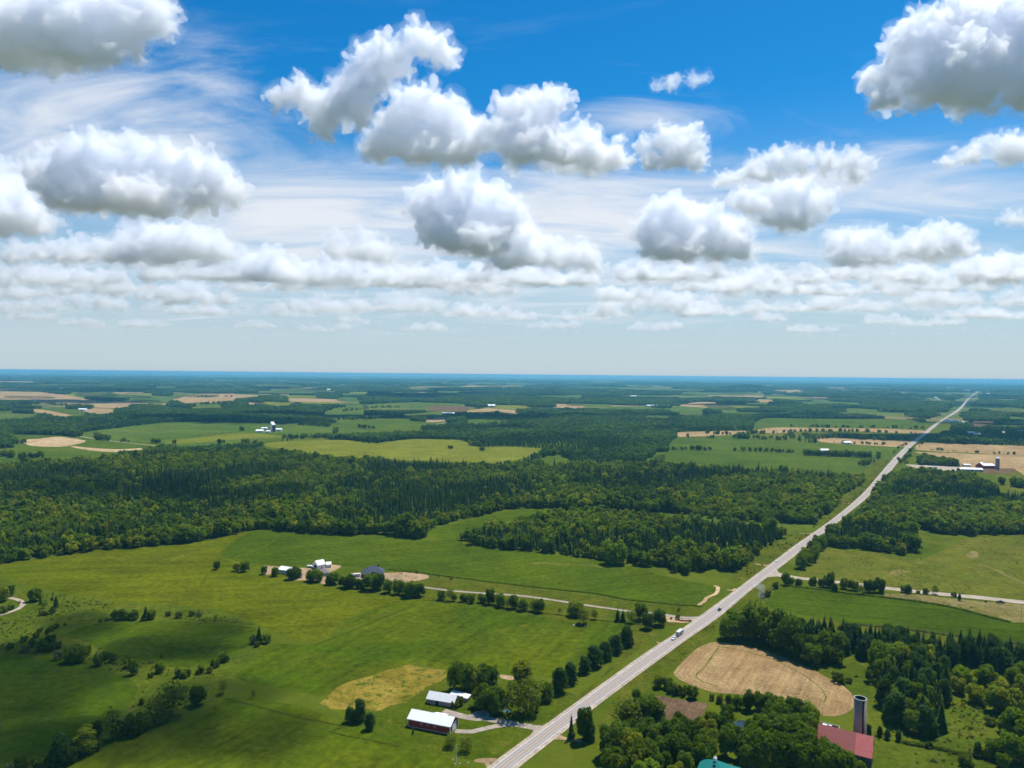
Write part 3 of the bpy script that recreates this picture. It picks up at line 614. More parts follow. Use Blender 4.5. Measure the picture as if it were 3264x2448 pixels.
# footprints that trees keep clear of
tag(field('pond', 'water', zl('i', (1130, 890), (1190, 850), (1270, 870), (1280, 930), (1230, 965), (1160, 950)), 2, .3), kind='structure')
for pts in (zl('i', (1100, 840), (1300, 840), (1300, 1060), (1130, 1070)), zl('m', (560, 1100), (1560, 1400), (1640, 1200), (700, 900), (560, 950)), zl('q', (850, 650), (1250, 560), (1650, 760), (1750, 1200), (800, 1200)), zl('m', (1150, 820), (1500, 900), (1500, 1100), (1150, 1100))):
    CLEAR.append(np.array([gnd(x, y)[:2] for x, y in pts]))
#WOODS

# ------------------------------------------------------------------ tree shapes (height 1, base at the origin)
def ico(sub):
    bm = bmesh.new(); bmesh.ops.create_icosphere(bm, subdivisions=sub, radius=1)
    v = np.array([q.co[:] for q in bm.verts]); f = np.array([[q.index for q in p.verts] for p in bm.faces]); bm.free(); return v, f
ICO1, ICO2 = ico(1), ico(2)
def leaf_quads(rng, P, Nn, size):
    """small folded leaf clumps: two triangles each, facing roughly outwards"""
    n = len(P)
    Nn = Nn + rng.normal(0, .45, (n, 3)); Nn /= np.linalg.norm(Nn, axis=1)[:, None] + 1e-9
    a = np.cross(Nn, rng.normal(0, 1, (n, 3))); a /= np.linalg.norm(a, axis=1)[:, None] + 1e-9
    b = np.cross(Nn, a); s = size * rng.uniform(.6, 1.35, (n, 1))
    V = np.stack([P - a * s, P - b * s * .8 + Nn * s * .25, P + a * s, P + b * s * .8 + Nn * s * .25], 1).reshape(-1, 3)
    i = np.arange(n)[:, None] * 4
    return V, np.concatenate([i + np.array([[0, 1, 2]]), i + np.array([[0, 2, 3]])], 0)
def merge(parts):
    V, Fc, o = [], [], 0
    for v, f in parts:
        V.append(v); Fc.append(f + o); o += len(v)
    return np.concatenate(V), np.concatenate(Fc)
def npmesh(name, V, Fc):
    me = bpy.data.meshes.new(name); me.from_pydata(V.tolist(), [], Fc.tolist()); me.update(); return me
def crown_broad(seed, nleaf, wide=.42, low=.22, nl=12, gap=.0, size=.052, core=.70, taper=0.0):
    rng = np.random.default_rng(seed); lobes = []
    for k in range(nl):
        a = k * 2.4 + rng.uniform(-.6, .6); q = (k + .5) / nl
        z = low + (1 - low) * (.13 + .72 * q + rng.uniform(-.05, .05))
        prof = math.sqrt(max(.05, 1 - (2 * (z - low) / (1 - low) - .95) ** 2)) * (1 - taper * q)
        r = wide * prof * rng.uniform(.45, .80)
        rad = rng.uniform(.15, .22) * (1.15 if nl < 8 else 1) * (wide / .42) ** .4 * (1 - .45 * taper * q)
        c = np.array([r * math.cos(a), r * math.sin(a), min(z, 1.0 - rad * .9)])
        lobes.append((c, rad))
    parts = []
    if core > 0:
        for c, r in lobes:
            v = ICO1[0] * (1 + rng.normal(0, .10, (len(ICO1[0]), 1))) * r * core + c; parts.append((v, ICO1[1]))
    per = nleaf // nl
    for c, r in lobes:
        u = rng.normal(0, 1, (per, 3)); u[:, 2] += .25; u /= np.linalg.norm(u, axis=1)[:, None]
        rr = r * rng.uniform(.78, 1.16, (per, 1)); P = c + u * rr
        keep = np.ones(per, bool)
        for c2, r2 in lobes:
            if c2 is not c: keep &= np.linalg.norm(P - c2, axis=1) > r2 * .72
        keep &= (rng.uniform(0, 1, per) > gap)
        parts.append(leaf_quads(rng, P[keep], u[keep], size))
    return merge(parts)
def trunk_mesh(seed, top=.55, r=.022, limbs=4, wide=.3):
    rnd = random.Random(seed); m = MB(); m.tube((0, 0, -.01), (rnd.uniform(-.01, .01), 0, top), r, r * .45, 6, False)
    for k in range(limbs):
        a = k * 2 * math.pi / limbs + rnd.random(); z0 = rnd.uniform(.22, top * .9)
        m.tube((0, 0, z0), (math.cos(a) * wide * rnd.uniform(.6, 1), math.sin(a) * wide * rnd.uniform(.6, 1), z0 + rnd.uniform(.15, .3)), r * .5, r * .15, 4, False)
    return m
def crown_spruce(seed, tiers=15, nb=9, rad=.20, low=.06, droop=.55):
    rng = np.random.default_rng(seed); V, Fc = [], []
    for t in range(tiers):
        q = t / (tiers - 1); z = low + (1 - low) * q ** .92
        r = rad * (1 - q) ** .85 * rng.uniform(.85, 1.15) + .012
        n = max(4, int(nb * (1 - q * .55))); a0 = rng.uniform(0, 6.28)
        for b in range(n):
            a = a0 + b * 6.2832 / n + rng.normal(0, .15); rr = r * rng.uniform(.72, 1.2); w = rr * rng.uniform(.28, .45) + .008
            ca, sa = math.cos(a), math.sin(a); dzz = droop * rr * rng.uniform(.6, 1.2)
            i = len(V)
            V += [(0, 0, z + .012), (ca * rr * .55 - sa * w, sa * rr * .55 + ca * w, z - dzz * .45), (ca * rr, sa * rr, z - dzz), (ca * rr * .55 + sa * w, sa * rr * .55 - ca * w, z - dzz * .45),
                  (ca * rr * .5, sa * rr * .5, z - dzz * .9 - .012)]
            Fc += [(i, i + 1, i + 2), (i, i + 2, i + 3), (i + 1, i + 4, i + 2), (i + 4, i + 3, i + 2)]
    # inner cone keeps the crown dense
    i = len(V); V.append((0, 0, .93)); k = 7
    for s in range(k): V.append((math.cos(s * 6.2832 / k) * rad * .48, math.sin(s * 6.2832 / k) * rad * .48, low))
    Fc += [(i, i + 1 + s, i + 1 + (s + 1) % k) for s in range(k)]
    return np.array(V), np.array(Fc)

KIND = {}
def proto(kind, crowns, trunks, leaf): KIND[kind] = [(npmesh('crown', *c), t.mesh('trunk')) for c, t in zip(crowns, trunks)]; [(a.materials.append(M[leaf]), b.materials.append(M['bark'])) for a, b in KIND[kind]]
proto('b', [crown_broad(10 + i, 1600, .44 - .02 * (i % 3), .06 + .03 * (i % 2), 13 + i % 4) for i in range(6)], [trunk_mesh(i) for i in range(6)], 'leafB')
proto('w', [crown_broad(30 + i, 1800, .60, .05, 17) for i in range(4)], [trunk_mesh(9 + i, .5, .028, 5, .4) for i in range(4)], 'leafB')     # wide spreading
proto('p', [crown_broad(40 + i, 1100, .34 - .03 * (i % 2), .16, 13, .25, .034, .30) for i in range(4)], [trunk_mesh(20 + i, .85, .016, 6, .22) for i in range(4)], 'leafA')   # airy, branches showing
proto('n', [crown_broad(50 + i, 1100, .21, .08, 12, .1, .036, .6) for i in range(3)], [trunk_mesh(30 + i, .8, .016, 3, .12) for i in range(3)], 'leafB')    # narrow poplar
proto('h', [crown_broad(60 + i, 620, .62, .0, 9, 0, .075, .8) for i in range(5)], [trunk_mesh(40 + i, .4, .03, 4, .35) for i in range(5)], 'leafH')     # shrub
proto('s', [crown_spruce(70 + i, 17 + i % 3, 10, .19 + .015 * (i % 3)) for i in range(5)], [trunk_mesh(50 + i, .3, .02, 0) for i in range(5)], 'leafS')
proto('c', [crown_broad(80 + i, 1400, .33, .0, 15, .05, .038, .75, .55) for i in range(4)], [trunk_mesh(60 + i, .3, .026, 0) for i in range(4)], 'leafC')              # stout pine or cedar

KNAME = {'b': 'broadleaf_tree', 'w': 'broadleaf_tree', 'p': 'broadleaf_tree', 'n': 'broadleaf_tree', 'h': 'shrub', 's': 'spruce_tree', 'c': 'spruce_tree'}
KCAT = {'broadleaf_tree': 'tree', 'shrub': 'shrub', 'spruce_tree': 'tree'}
COUNT = {'broadleaf_tree': 0, 'shrub': 0, 'spruce_tree': 0}
rt = random.Random(77)
SPOTS = []
def tree(pos, h, kind, label, group, wfac=1.0):
    cm, tm = rt.choice(KIND[kind]); nm = KNAME[kind]
    e = empty(nm, pos, rt.uniform(0, 6.28)); w = h * wfac * rt.uniform(.92, 1.08); e.scale = (w, w, h)
    tag(e, label, KCAT[nm], group)
    for part, me in (('crown', cm), ('trunk', tm)):
        o = bpy.data.objects.new(part, me); C.objects.link(o); o.parent = e
    COUNT[nm] += 1; SPOTS.append((pos.x, pos.y, h * .3)); return e
ORD = ['first', 'second', 'third', 'fourth', 'fifth', 'sixth', 'seventh', 'eighth', 'ninth', 'tenth', 'eleventh', 'twelfth', 'thirteenth', 'fourteenth', 'fifteenth', 'sixteenth', 'seventeenth', 'eighteenth', 'nineteenth', 'twentieth',
       'twenty-first', 'twenty-second', 'twenty-third', 'twenty-fourth', 'twenty-fifth', 'twenty-sixth', 'twenty-seventh', 'twenty-eighth', 'twenty-ninth', 'thirtieth', 'thirty-first', 'thirty-second', 'thirty-third', 'thirty-fourth', 'thirty-fifth']
LOOK = {'b': 'rounded green broadleaf tree', 'w': 'wide spreading broadleaf tree', 'p': 'thin airy tree', 'n': 'narrow upright tree', 'h': 'low bushy shrub', 's': 'dark pointed spruce', 'c': 'stout dark conifer'}
USED = {}
def plant(zk, items, where, group, anchor='from the left'):
    """items: (x, y of the base, height in that view's pixels, kind[, width factor]); labels count along the row"""
    items = sorted(items, key=lambda q: q[0]); per = {}
    for it in items: per[it[3]] = per.get(it[3], 0) + 1
    seen = {}
    for it in items:
        x, y, h, k = it[:4]; wf = it[4] if len(it) > 4 else 1.0
        s = ZOOM[zk][2]; px, py = zp(zk, x, y); pos = gnd(px, py); H = h * s * pos.y / F
        i = seen.get(k, 0); seen[k] = i + 1
        lab = f"{LOOK[k]} {where}" if per[k] == 1 else f"{LOOK[k]} {where}, {ORD[min(i, 34)]} {anchor}"
        tree(pos, H, k, lab, group, wf)

plant('g', [(20, 255, 120, 'b'), (85, 250, 105, 'b'), (265, 275, 75, 'b'), (330, 285, 110, 'p'), (360, 285, 60, 'b', .8), (435, 290, 62, 'b'), (462, 288, 50, 'b'), (500, 300, 72, 'b'), (570, 295, 72, 'n', 1.4), (592, 302, 55, 'b'), (645, 310, 120, 'b', .8), (700, 312, 92, 'p'), (725, 330, 105, 'b', .8), (785, 340, 92, 'p'), (830, 345, 108, 'b', .8),
            (905, 358, 92, 'b'), (985, 362, 95, 'p'), (1000, 366, 90, 'p'), (1030, 372, 102, 'b', .9), (1190, 388, 55, 'p'), (1318, 400, 112, 'w'), (1378, 465, 128, 'p'), (1462, 428, 82, 'p'), (1645, 445, 110, 's', 1.3), (1685, 447, 100, 's', 1.3), (1752, 457, 108, 'p', 1.2), (1820, 430, 132, 'b', .8), (1868, 400, 60, 'p'), (1880, 502, 125, 'b', .95), (1970, 475, 125, 'b')],
      'in the row beside the farm lane', 'trees lining the farm lane')
plant('f', [(5, 310, 112, 'b'), (165, 338, 128, 'b'), (415, 378, 165, 'w'), (470, 360, 140, 'b'), (660, 410, 150, 'b'), (740, 415, 172, 'w'), (940, 455, 150, 'b'), (1000, 450, 170, 'b'), (1130, 495, 150, 'b'), (1210, 500, 178, 'w'), (1330, 512, 130, 'b'), (1410, 510, 122, 'b'), (1500, 532, 230, 'b'), (1610, 530, 232, 'b'), (1760, 572, 190, 'b', .9), (1890, 592, 205, 'b', .9), (2000, 600, 182, 'b', .9), (2060, 622, 170, 'b')],
      'in the row before the farmhouse', 'trees in front of the farmstead')
plant('A', [(1390, 1337, 52, 'b'), (1520, 1347, 55, 'b'), (1570, 1352, 66, 'b')], 'alone in the crop left of the farmstead', 'field trees left of the farmstead')
plant('E', [(1575, 1018, 165, 'c', 1.15), (1645, 962, 140, 'c', 1.15), (1735, 895, 112, 'c', 1.2), (1800, 855, 142, 'c', 1.15), (1865, 812, 122, 'c', 1.2), (1935, 767, 122, 'c', 1.2), (2005, 720, 132, 'c', 1.2)], 'in the roadside row beside the highway', 'conifers along the highway', 'from the barn')
plant('E', [(945, 1005, 182, 'b'), (1040, 1005, 150, 'b'), (1110, 1010, 165, 'b'), (1095, 1125, 150, 'w', .9), (1175, 1150, 160, 'b'), (1340, 955, 132, 'b'), (1310, 1168, 232, 'p', 1.25), (1390, 1150, 222, 'p', 1.1), (1430, 1148, 64, 's', 1.4), (1485, 1075, 118, 'w', .8), (295, 1205, 152, 'c', .9), (230, 1212, 105, 'c'), (360, 1255, 112, 'c'),
            (637, 1287, 56, 's', .9), (875, 1368, 88, 'p', 1.3), (975, 1397, 88, 'p', 1.3), (905, 1118, 50, 'h'), (940, 1105, 58, 'h', .7)], 'near the white roofed red barn', 'trees around the red barn')
plant('h', [(15, 190, 110, 'b'), (42, 185, 100, 'n'), (90, 150, 95, 'n'), (275, 187, 102, 'w', .8), (320, 212, 60, 's', 1.4), (345, 242, 62, 'p'), (362, 217, 52, 's', 1.5), (410, 182, 42, 's', 1.5), (440, 237, 102, 's', 1.2)], 'beside the curving gravel path', 'trees by the curving path')
plant('h', [(20, 280, 55, 'h'), (80, 255, 40, 'h'), (325, 299, 40, 'h'), (368, 296, 35, 'h'), (408, 286, 42, 'h'), (310, 431, 36, 'h'), (282, 474, 42, 'h'), (190, 502, 46, 'h'), (400, 424, 50, 'h'), (440, 402, 42, 'h'), (370, 444, 32, 'h'), (250, 548, 70, 'h', .7), (80, 562, 46, 'h'), (200, 587, 55, 'h'), (510, 380, 22, 'h')], 'in the rough meadow below the curving path', 'shrubs in the rough meadow')
plant('h', [(330, 575, 92, 'b'), (390, 545, 95, 'b'), (400, 578, 62, 'h'), (455, 555, 52, 'h'), (450, 645, 72, 'h', .8), (545, 668, 122, 'w', .8), (620, 662, 122, 'w', .8), (680, 612, 82, 'b'), (600, 602, 82, 'b'), (770, 692, 92, 'b', .8), (820, 642, 62, 'h'), (880, 662, 70, 'h', .9), (1005, 708, 62, 'h'), (1050, 762, 122, 'b', .7), (1250, 748, 82, 'w', .8), (1180, 787, 42, 'h'), (1400, 782, 75, 'n', 1.7), (1455, 783, 62, 'h')],
      'along the hedge under the dark crop field', 'hedge plants under the dark crop')
plant('h', [(1570, 752, 60, 'h'), (1640, 748, 46, 'h'), (1690, 703, 62, 'h'), (1755, 662, 62, 'h'), (1730, 648, 66, 'p'), (2030, 514, 142, 's', 1.1), (1985, 522, 72, 'h', .7), (2090, 514, 75, 'b'), (2010, 545, 42, 'h'), (1748, 912, 112, 'p'), (1985, 947, 72, 'p', .7), (1270, 632, 42, 'n')], 'right of the dark crop field', 'hedge plants right of the dark crop')
plant('h', [(1545, 1003, 142, 'b'), (1345, 1088, 255, 'p', 1.35), (1230, 1142, 205, 'p', 1.2), (1060, 1232, 172, 'w', .75), (1000, 1232, 122, 'b'), (1120, 1195, 122, 'b'), (880, 1272, 255, 'p', .9), (920, 1262, 150, 'b', .7), (765, 1262, 145, 'n'), (660, 1385, 225, 'n', 1.5), (610, 1385, 130, 'b'), (750, 1355, 82, 'h'), (470, 1465, 255, 'c'), (430, 1484, 150, 'c'), (550, 1455, 132, 'b'), (160, 1506, 105, 'b'), (60, 1520, 62, 'h'), (260, 1510, 82, 'h'), (335, 1505, 92, 'h'), (1110, 992, 42, 'h')],
      'in the hedgerow at the lower left', 'hedgerow at the lower left')
plant('h', [(790, 350, 26, 'h'), (835, 343, 30, 'h'), (900, 325, 70, 'b'), (960, 328, 82, 'b'), (1005, 330, 60, 'b'), (1050, 332, 75, 'b'), (1140, 334, 112, 's', 1.6), (1190, 328, 70, 'b'), (1320, 303, 40, 'h'), (1400, 317, 46, 'h'), (1500, 302, 42, 'h'), (1560, 306, 42, 'h')], 'above the dark crop field', 'thicket above the dark crop')
plant('a', [(1665, 1145, 455, 's', .8), (1880, 1165, 580, 'b', .58), (1975, 1175, 520, 'c', .7)], 'on the roadside bank by the small turnoff', 'roadside trees by the turnoff')
plant('i', [(100, 642, 132, 'b'), (330, 505, 135, 'b'), (430, 515, 122, 'b'), (480, 562, 112, 'h'), (690, 622, 132, 'b'), (570, 585, 92, 'h'), (640, 565, 80, 'h'), (900, 642, 72, 'h', .6), (980, 664, 92, 'b'), (1075, 692, 115, 'n', 1.3), (1170, 725, 142, 'n', 1.5), (1290, 745, 205, 'b', .8), (1400, 752, 190, 'b'), (1530, 772, 205, 'b'), (1620, 725, 122, 'b'), (1740, 805, 192, 'b'), (1640, 855, 190, 'b'), (1990, 852, 122, 'b'), (1900, 885, 132, 'b')], 'below the tan stubble field', 'trees below the stubble field')
plant('i', [(-20, 935, 345, 'p', 1.3), (225, 905, 315, 'n', 1.5), (300, 925, 300, 'n', 1.4), (470, 1015, 155, 's', 1.2), (560, 965, 135, 'b'), (760, 1005, 172, 'b'), (870, 905, 165, 'n', 1.3), (1055, 905, 225, 'n', 1.3), (950, 1005, 222, 'b', .8), (1375, 905, 130, 'n', 1.3), (1440, 920, 140, 'n', 1.3), (1750, 1045, 235, 'w'), (1890, 1052, 200, 'b'), (200, 1105, 222, 'w'), (340, 1085, 182, 'b'), (80, 1205, 252, 'b'), (600, 1155, 205, 'b'), (705, 1295, 205, 'b'), (820, 1265, 235, 'w', .9), (1050, 1235, 335, 'b', .7),
            (1400, 1365, 425, 'w', .75), (1290, 1290, 330, 'b'), (1560, 1355, 385, 'b'), (1700, 1362, 335, 'b'), (1850, 1385, 305, 'b'), (1960, 1365, 295, 'b'), (100, 1410, 255, 'b'), (300, 1410, 225, 'b'), (420, 1345, 162, 'b'), (610, 1390, 205, 'b'), (-120, 1150, 240, 'b'), (-140, 1420, 240, 'w'), (2100, 1425, 282, 'b'), (210, 1560, 260, 'w'), (520, 1560, 240, 'b')], 'in the grove by the red roofed barn', 'grove at the bottom by the red roofed barn')
plant('j', [(190, 1590, 255, 'w'), (60, 1570, 220, 'b'), (330, 1600, 230, 'b'), (480, 1620, 132, 'b')], 'in front of the red roofed barn', 'trees in front of the red roofed barn')
plant('j', [(565, 1205, 112, 'c', .9), (680, 1222, 112, 'c', .9), (762, 1252, 112, 'c', .95), (878, 1272, 122, 'c', .85), (1200, 1345, 62, 'h')], 'in the short row right of the concrete silo', 'conifers right of the silo')
plant('j', [(240, 645, 112, 'h'), (350, 655, 62, 'h'), (620, 655, 142, 'h'), (690, 505, 275, 'w', .8), (780, 480, 250, 'b'), (900, 480, 240, 'b')], 'in the clearing right of the stubble field', 'trees right of the stubble field')
plant('G', [(590, 645, 205, 'b'), (490, 632, 165, 'b'), (425, 642, 140, 'b'), (750, 705, 225, 'w', .85), (870, 765, 152, 'b'), (930, 795, 125, 'b'), (1040, 775, 178, 'w', .85), (965, 765, 150, 'b'), (660, 640, 170, 'b')], 'along the top edge of the stubble field', 'trees above the stubble field')
plant('j', [(1540, 650, 172, 'b'), (1570, 705, 202, 'b'), (1520, 765, 165, 'b'), (1800, 705, 235, 'b'), (1700, 865, 185, 'w', .9), (1950, 835, 205, 'b'), (1920, 965, 255, 'b'), (2050, 1005, 305, 'b'), (2110, 705, 205, 'b'), (2175, 625, 182, 'b'), (2005, 1185, 165, 'b'), (1850, 1095, 92, 'h'), (2150, 1255, 335, 'b'), (1720, 1435, 165, 'c', .9), (1900, 1455, 205, 'b'), (1810, 1445, 122, 'b'), (2030, 1355, 185, 'b'), (2130, 1505, 305, 'b'), (1600, 1535, 112, 'h'), (1990, 1565, 152, 'b'), (2210, 1105, 155, 'b'), (2270, 900, 300, 'b'), (2260, 1400, 320, 'b')], 'at the right edge below the spruce plantation', 'trees at the lower right')
plant('k', [(185, 247, 55, 'h', .8), (115, 312, 52, 'h', .8), (80, 322, 50, 'h', .8), (270, 217, 97, 'b', .9), (312, 217, 62, 'b'), (375, 227, 62, 'b'), (490, 217, 70, 'b'), (560, 237, 72, 'b'), (605, 237, 100, 'b', .8), (632, 237, 126, 'b', .7), (670, 270, 66, 'b', .8), (460, 207, 46, 's', 1.4), (745, 247, 92, 'b', .8), (800, 257, 82, 'b', .8), (835, 262, 72, 'b'), (880, 292, 82, 'p'), (930, 277, 96, 'b', .7), (972, 277, 98, 'b', .8), (1032, 277, 117, 'b', .8), (1228, 277, 56, 'b'), (1265, 282, 68, 'b'), (1487, 292, 72, 'p'), (1410, 287, 42, 'h'), (1350, 287, 26, 'h'), (1640, 312, 36, 'h'), (1685, 340, 56, 'c', .8), (912, 297, 26, 'h'), (1900, 360, 16, 'h')], 'along the pale side road', 'trees along the side road')
plant('B', [(1930, 1300, 150, 'w', .85)], 'standing bright before the conifer wood', 'bright tree before the wood')

# ------------------------------------------------------------------ woods
for poly in list(CLEAR):
    if poly[:, 1].mean() > 1100 and len(poly) < 400: CLEAR += [poly * .968, poly * .938]
nr = len(rows)
for a in range(0, nr - 1, 6):
    b = min(a + 7, nr); seg = np.concatenate([ROADP[a:b], ROADP[2 * nr - b:2 * nr - a]])
    zm = seg[:, 1].mean()
    if zm > 1500:      # far off the verge stays open too
        wd = 18 + .012 * zm; L_, R_ = ROADP[a:b].copy(), ROADP[2 * nr - b:2 * nr - a].copy(); L_[:, 0] -= wd; R_[:, 0] += wd; wide_ = np.concatenate([L_, R_])
        CLEAR += [wide_ * f for f in (1, .985, .97, .955, .94, .925)]
    if zm > 600: CLEAR += [seg * f for f in ((.985, .97) if seg[:, 1].mean() < 1100 else (.985, .97, .955, .94))]
def inpoly(P, poly):
    x, y = P[:, 0], P[:, 1]; x1, y1 = poly[:, 0], poly[:, 1]; x2, y2 = np.roll(x1, -1), np.roll(y1, -1)
    mn, mx = poly.min(0), poly.max(0); idx = np.nonzero((x >= mn[0]) & (x <= mx[0]) & (y >= mn[1]) & (y <= mx[1]))[0]
    out = np.zeros(len(P), bool)
    if len(idx) == 0: return out
    c = np.zeros(len(idx), bool); xx, yy = x[idx], y[idx]
    for a, b, p, q in zip(x1, y1, x2, y2):
        if b == q: continue
        c ^= ((b > yy) != (q > yy)) & (xx < (p - a) * (yy - b) / (q - b) + a)
    out[idx] = c; return out
def gpoly(pix): return np.array([gnd(x, y)[:2] for x, y in pix])
WOOD = {
 'main': gpoly(zl('A', (-200, 1335), (0, 1303), (160, 1278), (620, 1213), (880, 1198), (1200, 1168), (1480, 1118), (1640, 1078), (1900, 1098), (2212, 1118)) + zl('B', (360, 1118), (700, 1143), (720, 1085), (830, 1050), (930, 1022), (1110, 985), (1230, 950), (1500, 945), (1830, 958)) + zl('C', (150, 928), (380, 962), (800, 987), (940, 988), (960, 960), (1050, 900), (1080, 830), (1245, 740), (1245, 690), (1000, 688), (700, 684), (400, 668), (0, 645)) + zl('B', (1600, 680), (1180, 680), (900, 672), (480, 655)) + zl('A', (2212, 640), (1620, 605), (1100, 600), (940, 622), (640, 655), (240, 680), (-200, 710))),
 'pine': gpoly(zl('B', (950, 1150), (1020, 1185), (1250, 1213), (1420, 1223), (1650, 1253), (1900, 1283), (2212, 1328)) + zl('C', (150, 1300), (240, 1290), (300, 1265), (480, 1268), (600, 1215), (680, 1145), (790, 1080), (700, 1050), (500, 1030), (380, 1015), (150, 995)) + zl('B', (2100, 1015), (1800, 1005), (1560, 1005), (1400, 1035), (1130, 1105), (1000, 1130))),
 'east': gpoly(zl('C', (1010, 1128), (1300, 1145), (1480, 1180), (1560, 1165), (1530, 1030), (1660, 1028), (1690, 1050), (1860, 1060), (1990, 1050), (2290, 1052), (2290, 840), (2070, 805), (2000, 765), (1900, 715), (1680, 700), (1480, 690), (1400, 720), (1310, 830), (1180, 920), (1050, 1030), (985, 1085))),
 'strip': gpoly(zl('C', (830, 1240), (880, 1285), (960, 1235), (1010, 1145), (1000, 1085), (930, 1125), (850, 1190))),
 'yard': gpoly(zl('C', (1500, 600), (1560, 575), (1640, 590), (1790, 610), (1840, 640), (1700, 640), (1500, 632))),
 'spruce': gpoly(zl('G', (640, 620), (860, 690), (1130, 742), (1290, 770), (1700, 800), (2080, 850), (2290, 870), (2290, 800), (1820, 725), (1380, 692), (1200, 682), (950, 622), (700, 580), (560, 545), (480, 560), (500, 600))),
 'grove': gpoly(zl('i', (-60, 780), (120, 800), (180, 1010), (480, 1060), (640, 1050), (860, 1020), (950, 960), (1080, 1000), (1330, 1000), (1500, 860), (1800, 830), (1990, 880), (2030, 1000), (1990, 1120), (2100, 1300), (2100, 1500), (1200, 1500), (1100, 1240), (960, 1160), (700, 1230), (560, 1320), (440, 1230), (380, 1300), (500, 1500), (-300, 1500), (-150, 1000))),
 'clump': gpoly(zl('G', (1310, 860), (1340, 1000), (1290, 1030), (1400, 1160), (1560, 1220), (1730, 1230), (1760, 1050), (1740, 900), (1700, 800), (1400, 780))),
}
rg = np.random.default_rng(4)
def jgrid(x0, x1, y0, y1, s, jit=.42):
    gx, gy = np.meshgrid(np.arange(x0, x1, s), np.arange(y0, y1, s)); P = np.stack([gx.ravel(), gy.ravel()], 1)
    return P + rg.uniform(-jit, jit, P.shape) * s
def lownoise(P, sc, seed):
    r = np.random.default_rng(seed); out = np.zeros(len(P))
    for k in range(7):
        a = r.uniform(0, 6.28); f = sc * r.uniform(.5, 2.2); out += np.sin((P[:, 0] * math.cos(a) + P[:, 1] * math.sin(a)) * f + r.uniform(0, 6.28))
    return out / 2.6
def clearmask(P, pad=None):
    m = np.ones(len(P), bool)
    for c in CLEAR: m &= ~inpoly(P, c)
    return m
def wood_points(key, s, margin=0):
    poly = WOOD[key]; mn, mx = poly.min(0), poly.max(0)
    P = jgrid(mn[0], mx[0], mn[1], mx[1], s); P = P[inpoly(P, poly)]
    P = P[clearmask(P)]; return P[(lownoise(P, .035, 71) > -1.75) & (rg.random(len(P)) > .04)] if key in ('main', 'east', 'pine') else P

# nearest woods: every spruce and tree is an individual, up to 300 of a kind
def near_wood(key, s, conif, hs, hb, label_s, label_b, group, lim_s=300, lim_b=300):
    P = wood_points(key, s); P = P[np.argsort(P[:, 1])]; rest = []
    nz = lownoise(P, .05, 3)
    for i, (x, y) in enumerate(P):
        k = 's' if nz[i] + rg.normal(0, .35) < conif else 'b'
        if k == 's' and COUNT['spruce_tree'] < lim_s: tree(Vector((x, y, 0)), rg.uniform(*hs), rt.choice('sssc'), label_s, group, rt.uniform(.85, 1.15))
        elif k == 'b' and COUNT['broadleaf_tree'] < lim_b: tree(Vector((x, y, 0)), rg.uniform(*hb), 'b', label_b, group, rt.uniform(.8, 1.0))
        else: rest.append((x, y, 0 if k == 's' else 1))
    return rest
REST = []
REST += near_wood('spruce', 5.2, 9, (12, 19), (12, 16), 'pointed dark spruce standing in the dense plantation behind the stubble field', '', 'spruces of the dense plantation')
REST += near_wood('clump', 6.4, .25, (11, 17), (10, 14), 'dark conifer in the dense clump right of the silo', 'leafy tree in the dense clump right of the silo', 'dense clump right of the silo')
REST += near_wood('grove', 9.5, -9, (8, 12), (9, 15), '', 'leafy tree of the dense grove at the bottom between highway and red roofed barn', 'dense grove at the bottom')
REST += near_wood('strip', 7.5, -9, (8, 12), (10, 15), '', 'leafy tree in the roadside belt beyond the side road', 'roadside belt beyond the side road')

# the rest: woods that read as one mass, scattered with geometry nodes
def source(kind_meshes, name):
    col = bpy.data.collections.new(name)
    for i, (V, Fc, mat, tr) in enumerate(kind_meshes):
        me = npmesh('foliage', V, Fc); me.materials.append(mat)
        o = bpy.data.objects.new(f'{name}_{i:02d}', me); col.objects.link(o)
    return col
mid = [(*crown_spruce(100 + i, 10, 7, .19), M['leafS'], 0) for i in range(4)] + [(*crown_broad(110 + i, 300, .40, .10, 8, 0, .075, .8), M['leafB'], 0) for i in range(5)]
farl = [(*crown_spruce(120 + i, 6, 5, .21), M['leafF'], 0) for i in range(2)] + [(*crown_broad(130 + i, 90, .46, .02, 5, 0, .13, .85), M['leafF'], 0) for i in range(4)]
def clump(seed):
    r = np.random.default_rng(seed); parts = []
    for k in range(11):
        v, f = crown_broad(seed * 20 + k, 40, .46, 0, 4, 0, .16, .85) if r.random() < .6 else crown_spruce(seed * 20 + k, 5, 5, .24)
        h = r.uniform(.7, 1.15); v = v * np.array([h * 1.15, h * 1.15, h]) + np.array([*r.uniform(-1.6, 1.6, 2), 0]); parts.append((v, f))
    return (*merge(parts), M['leafF'], 0)
clumps = [clump(3 + i) for i in range(5)]
COL = {'mid': source(mid, 'woodland_tree'), 'far': source(farl, 'distant_tree'), 'clump': source(clumps, 'distant_thicket')}
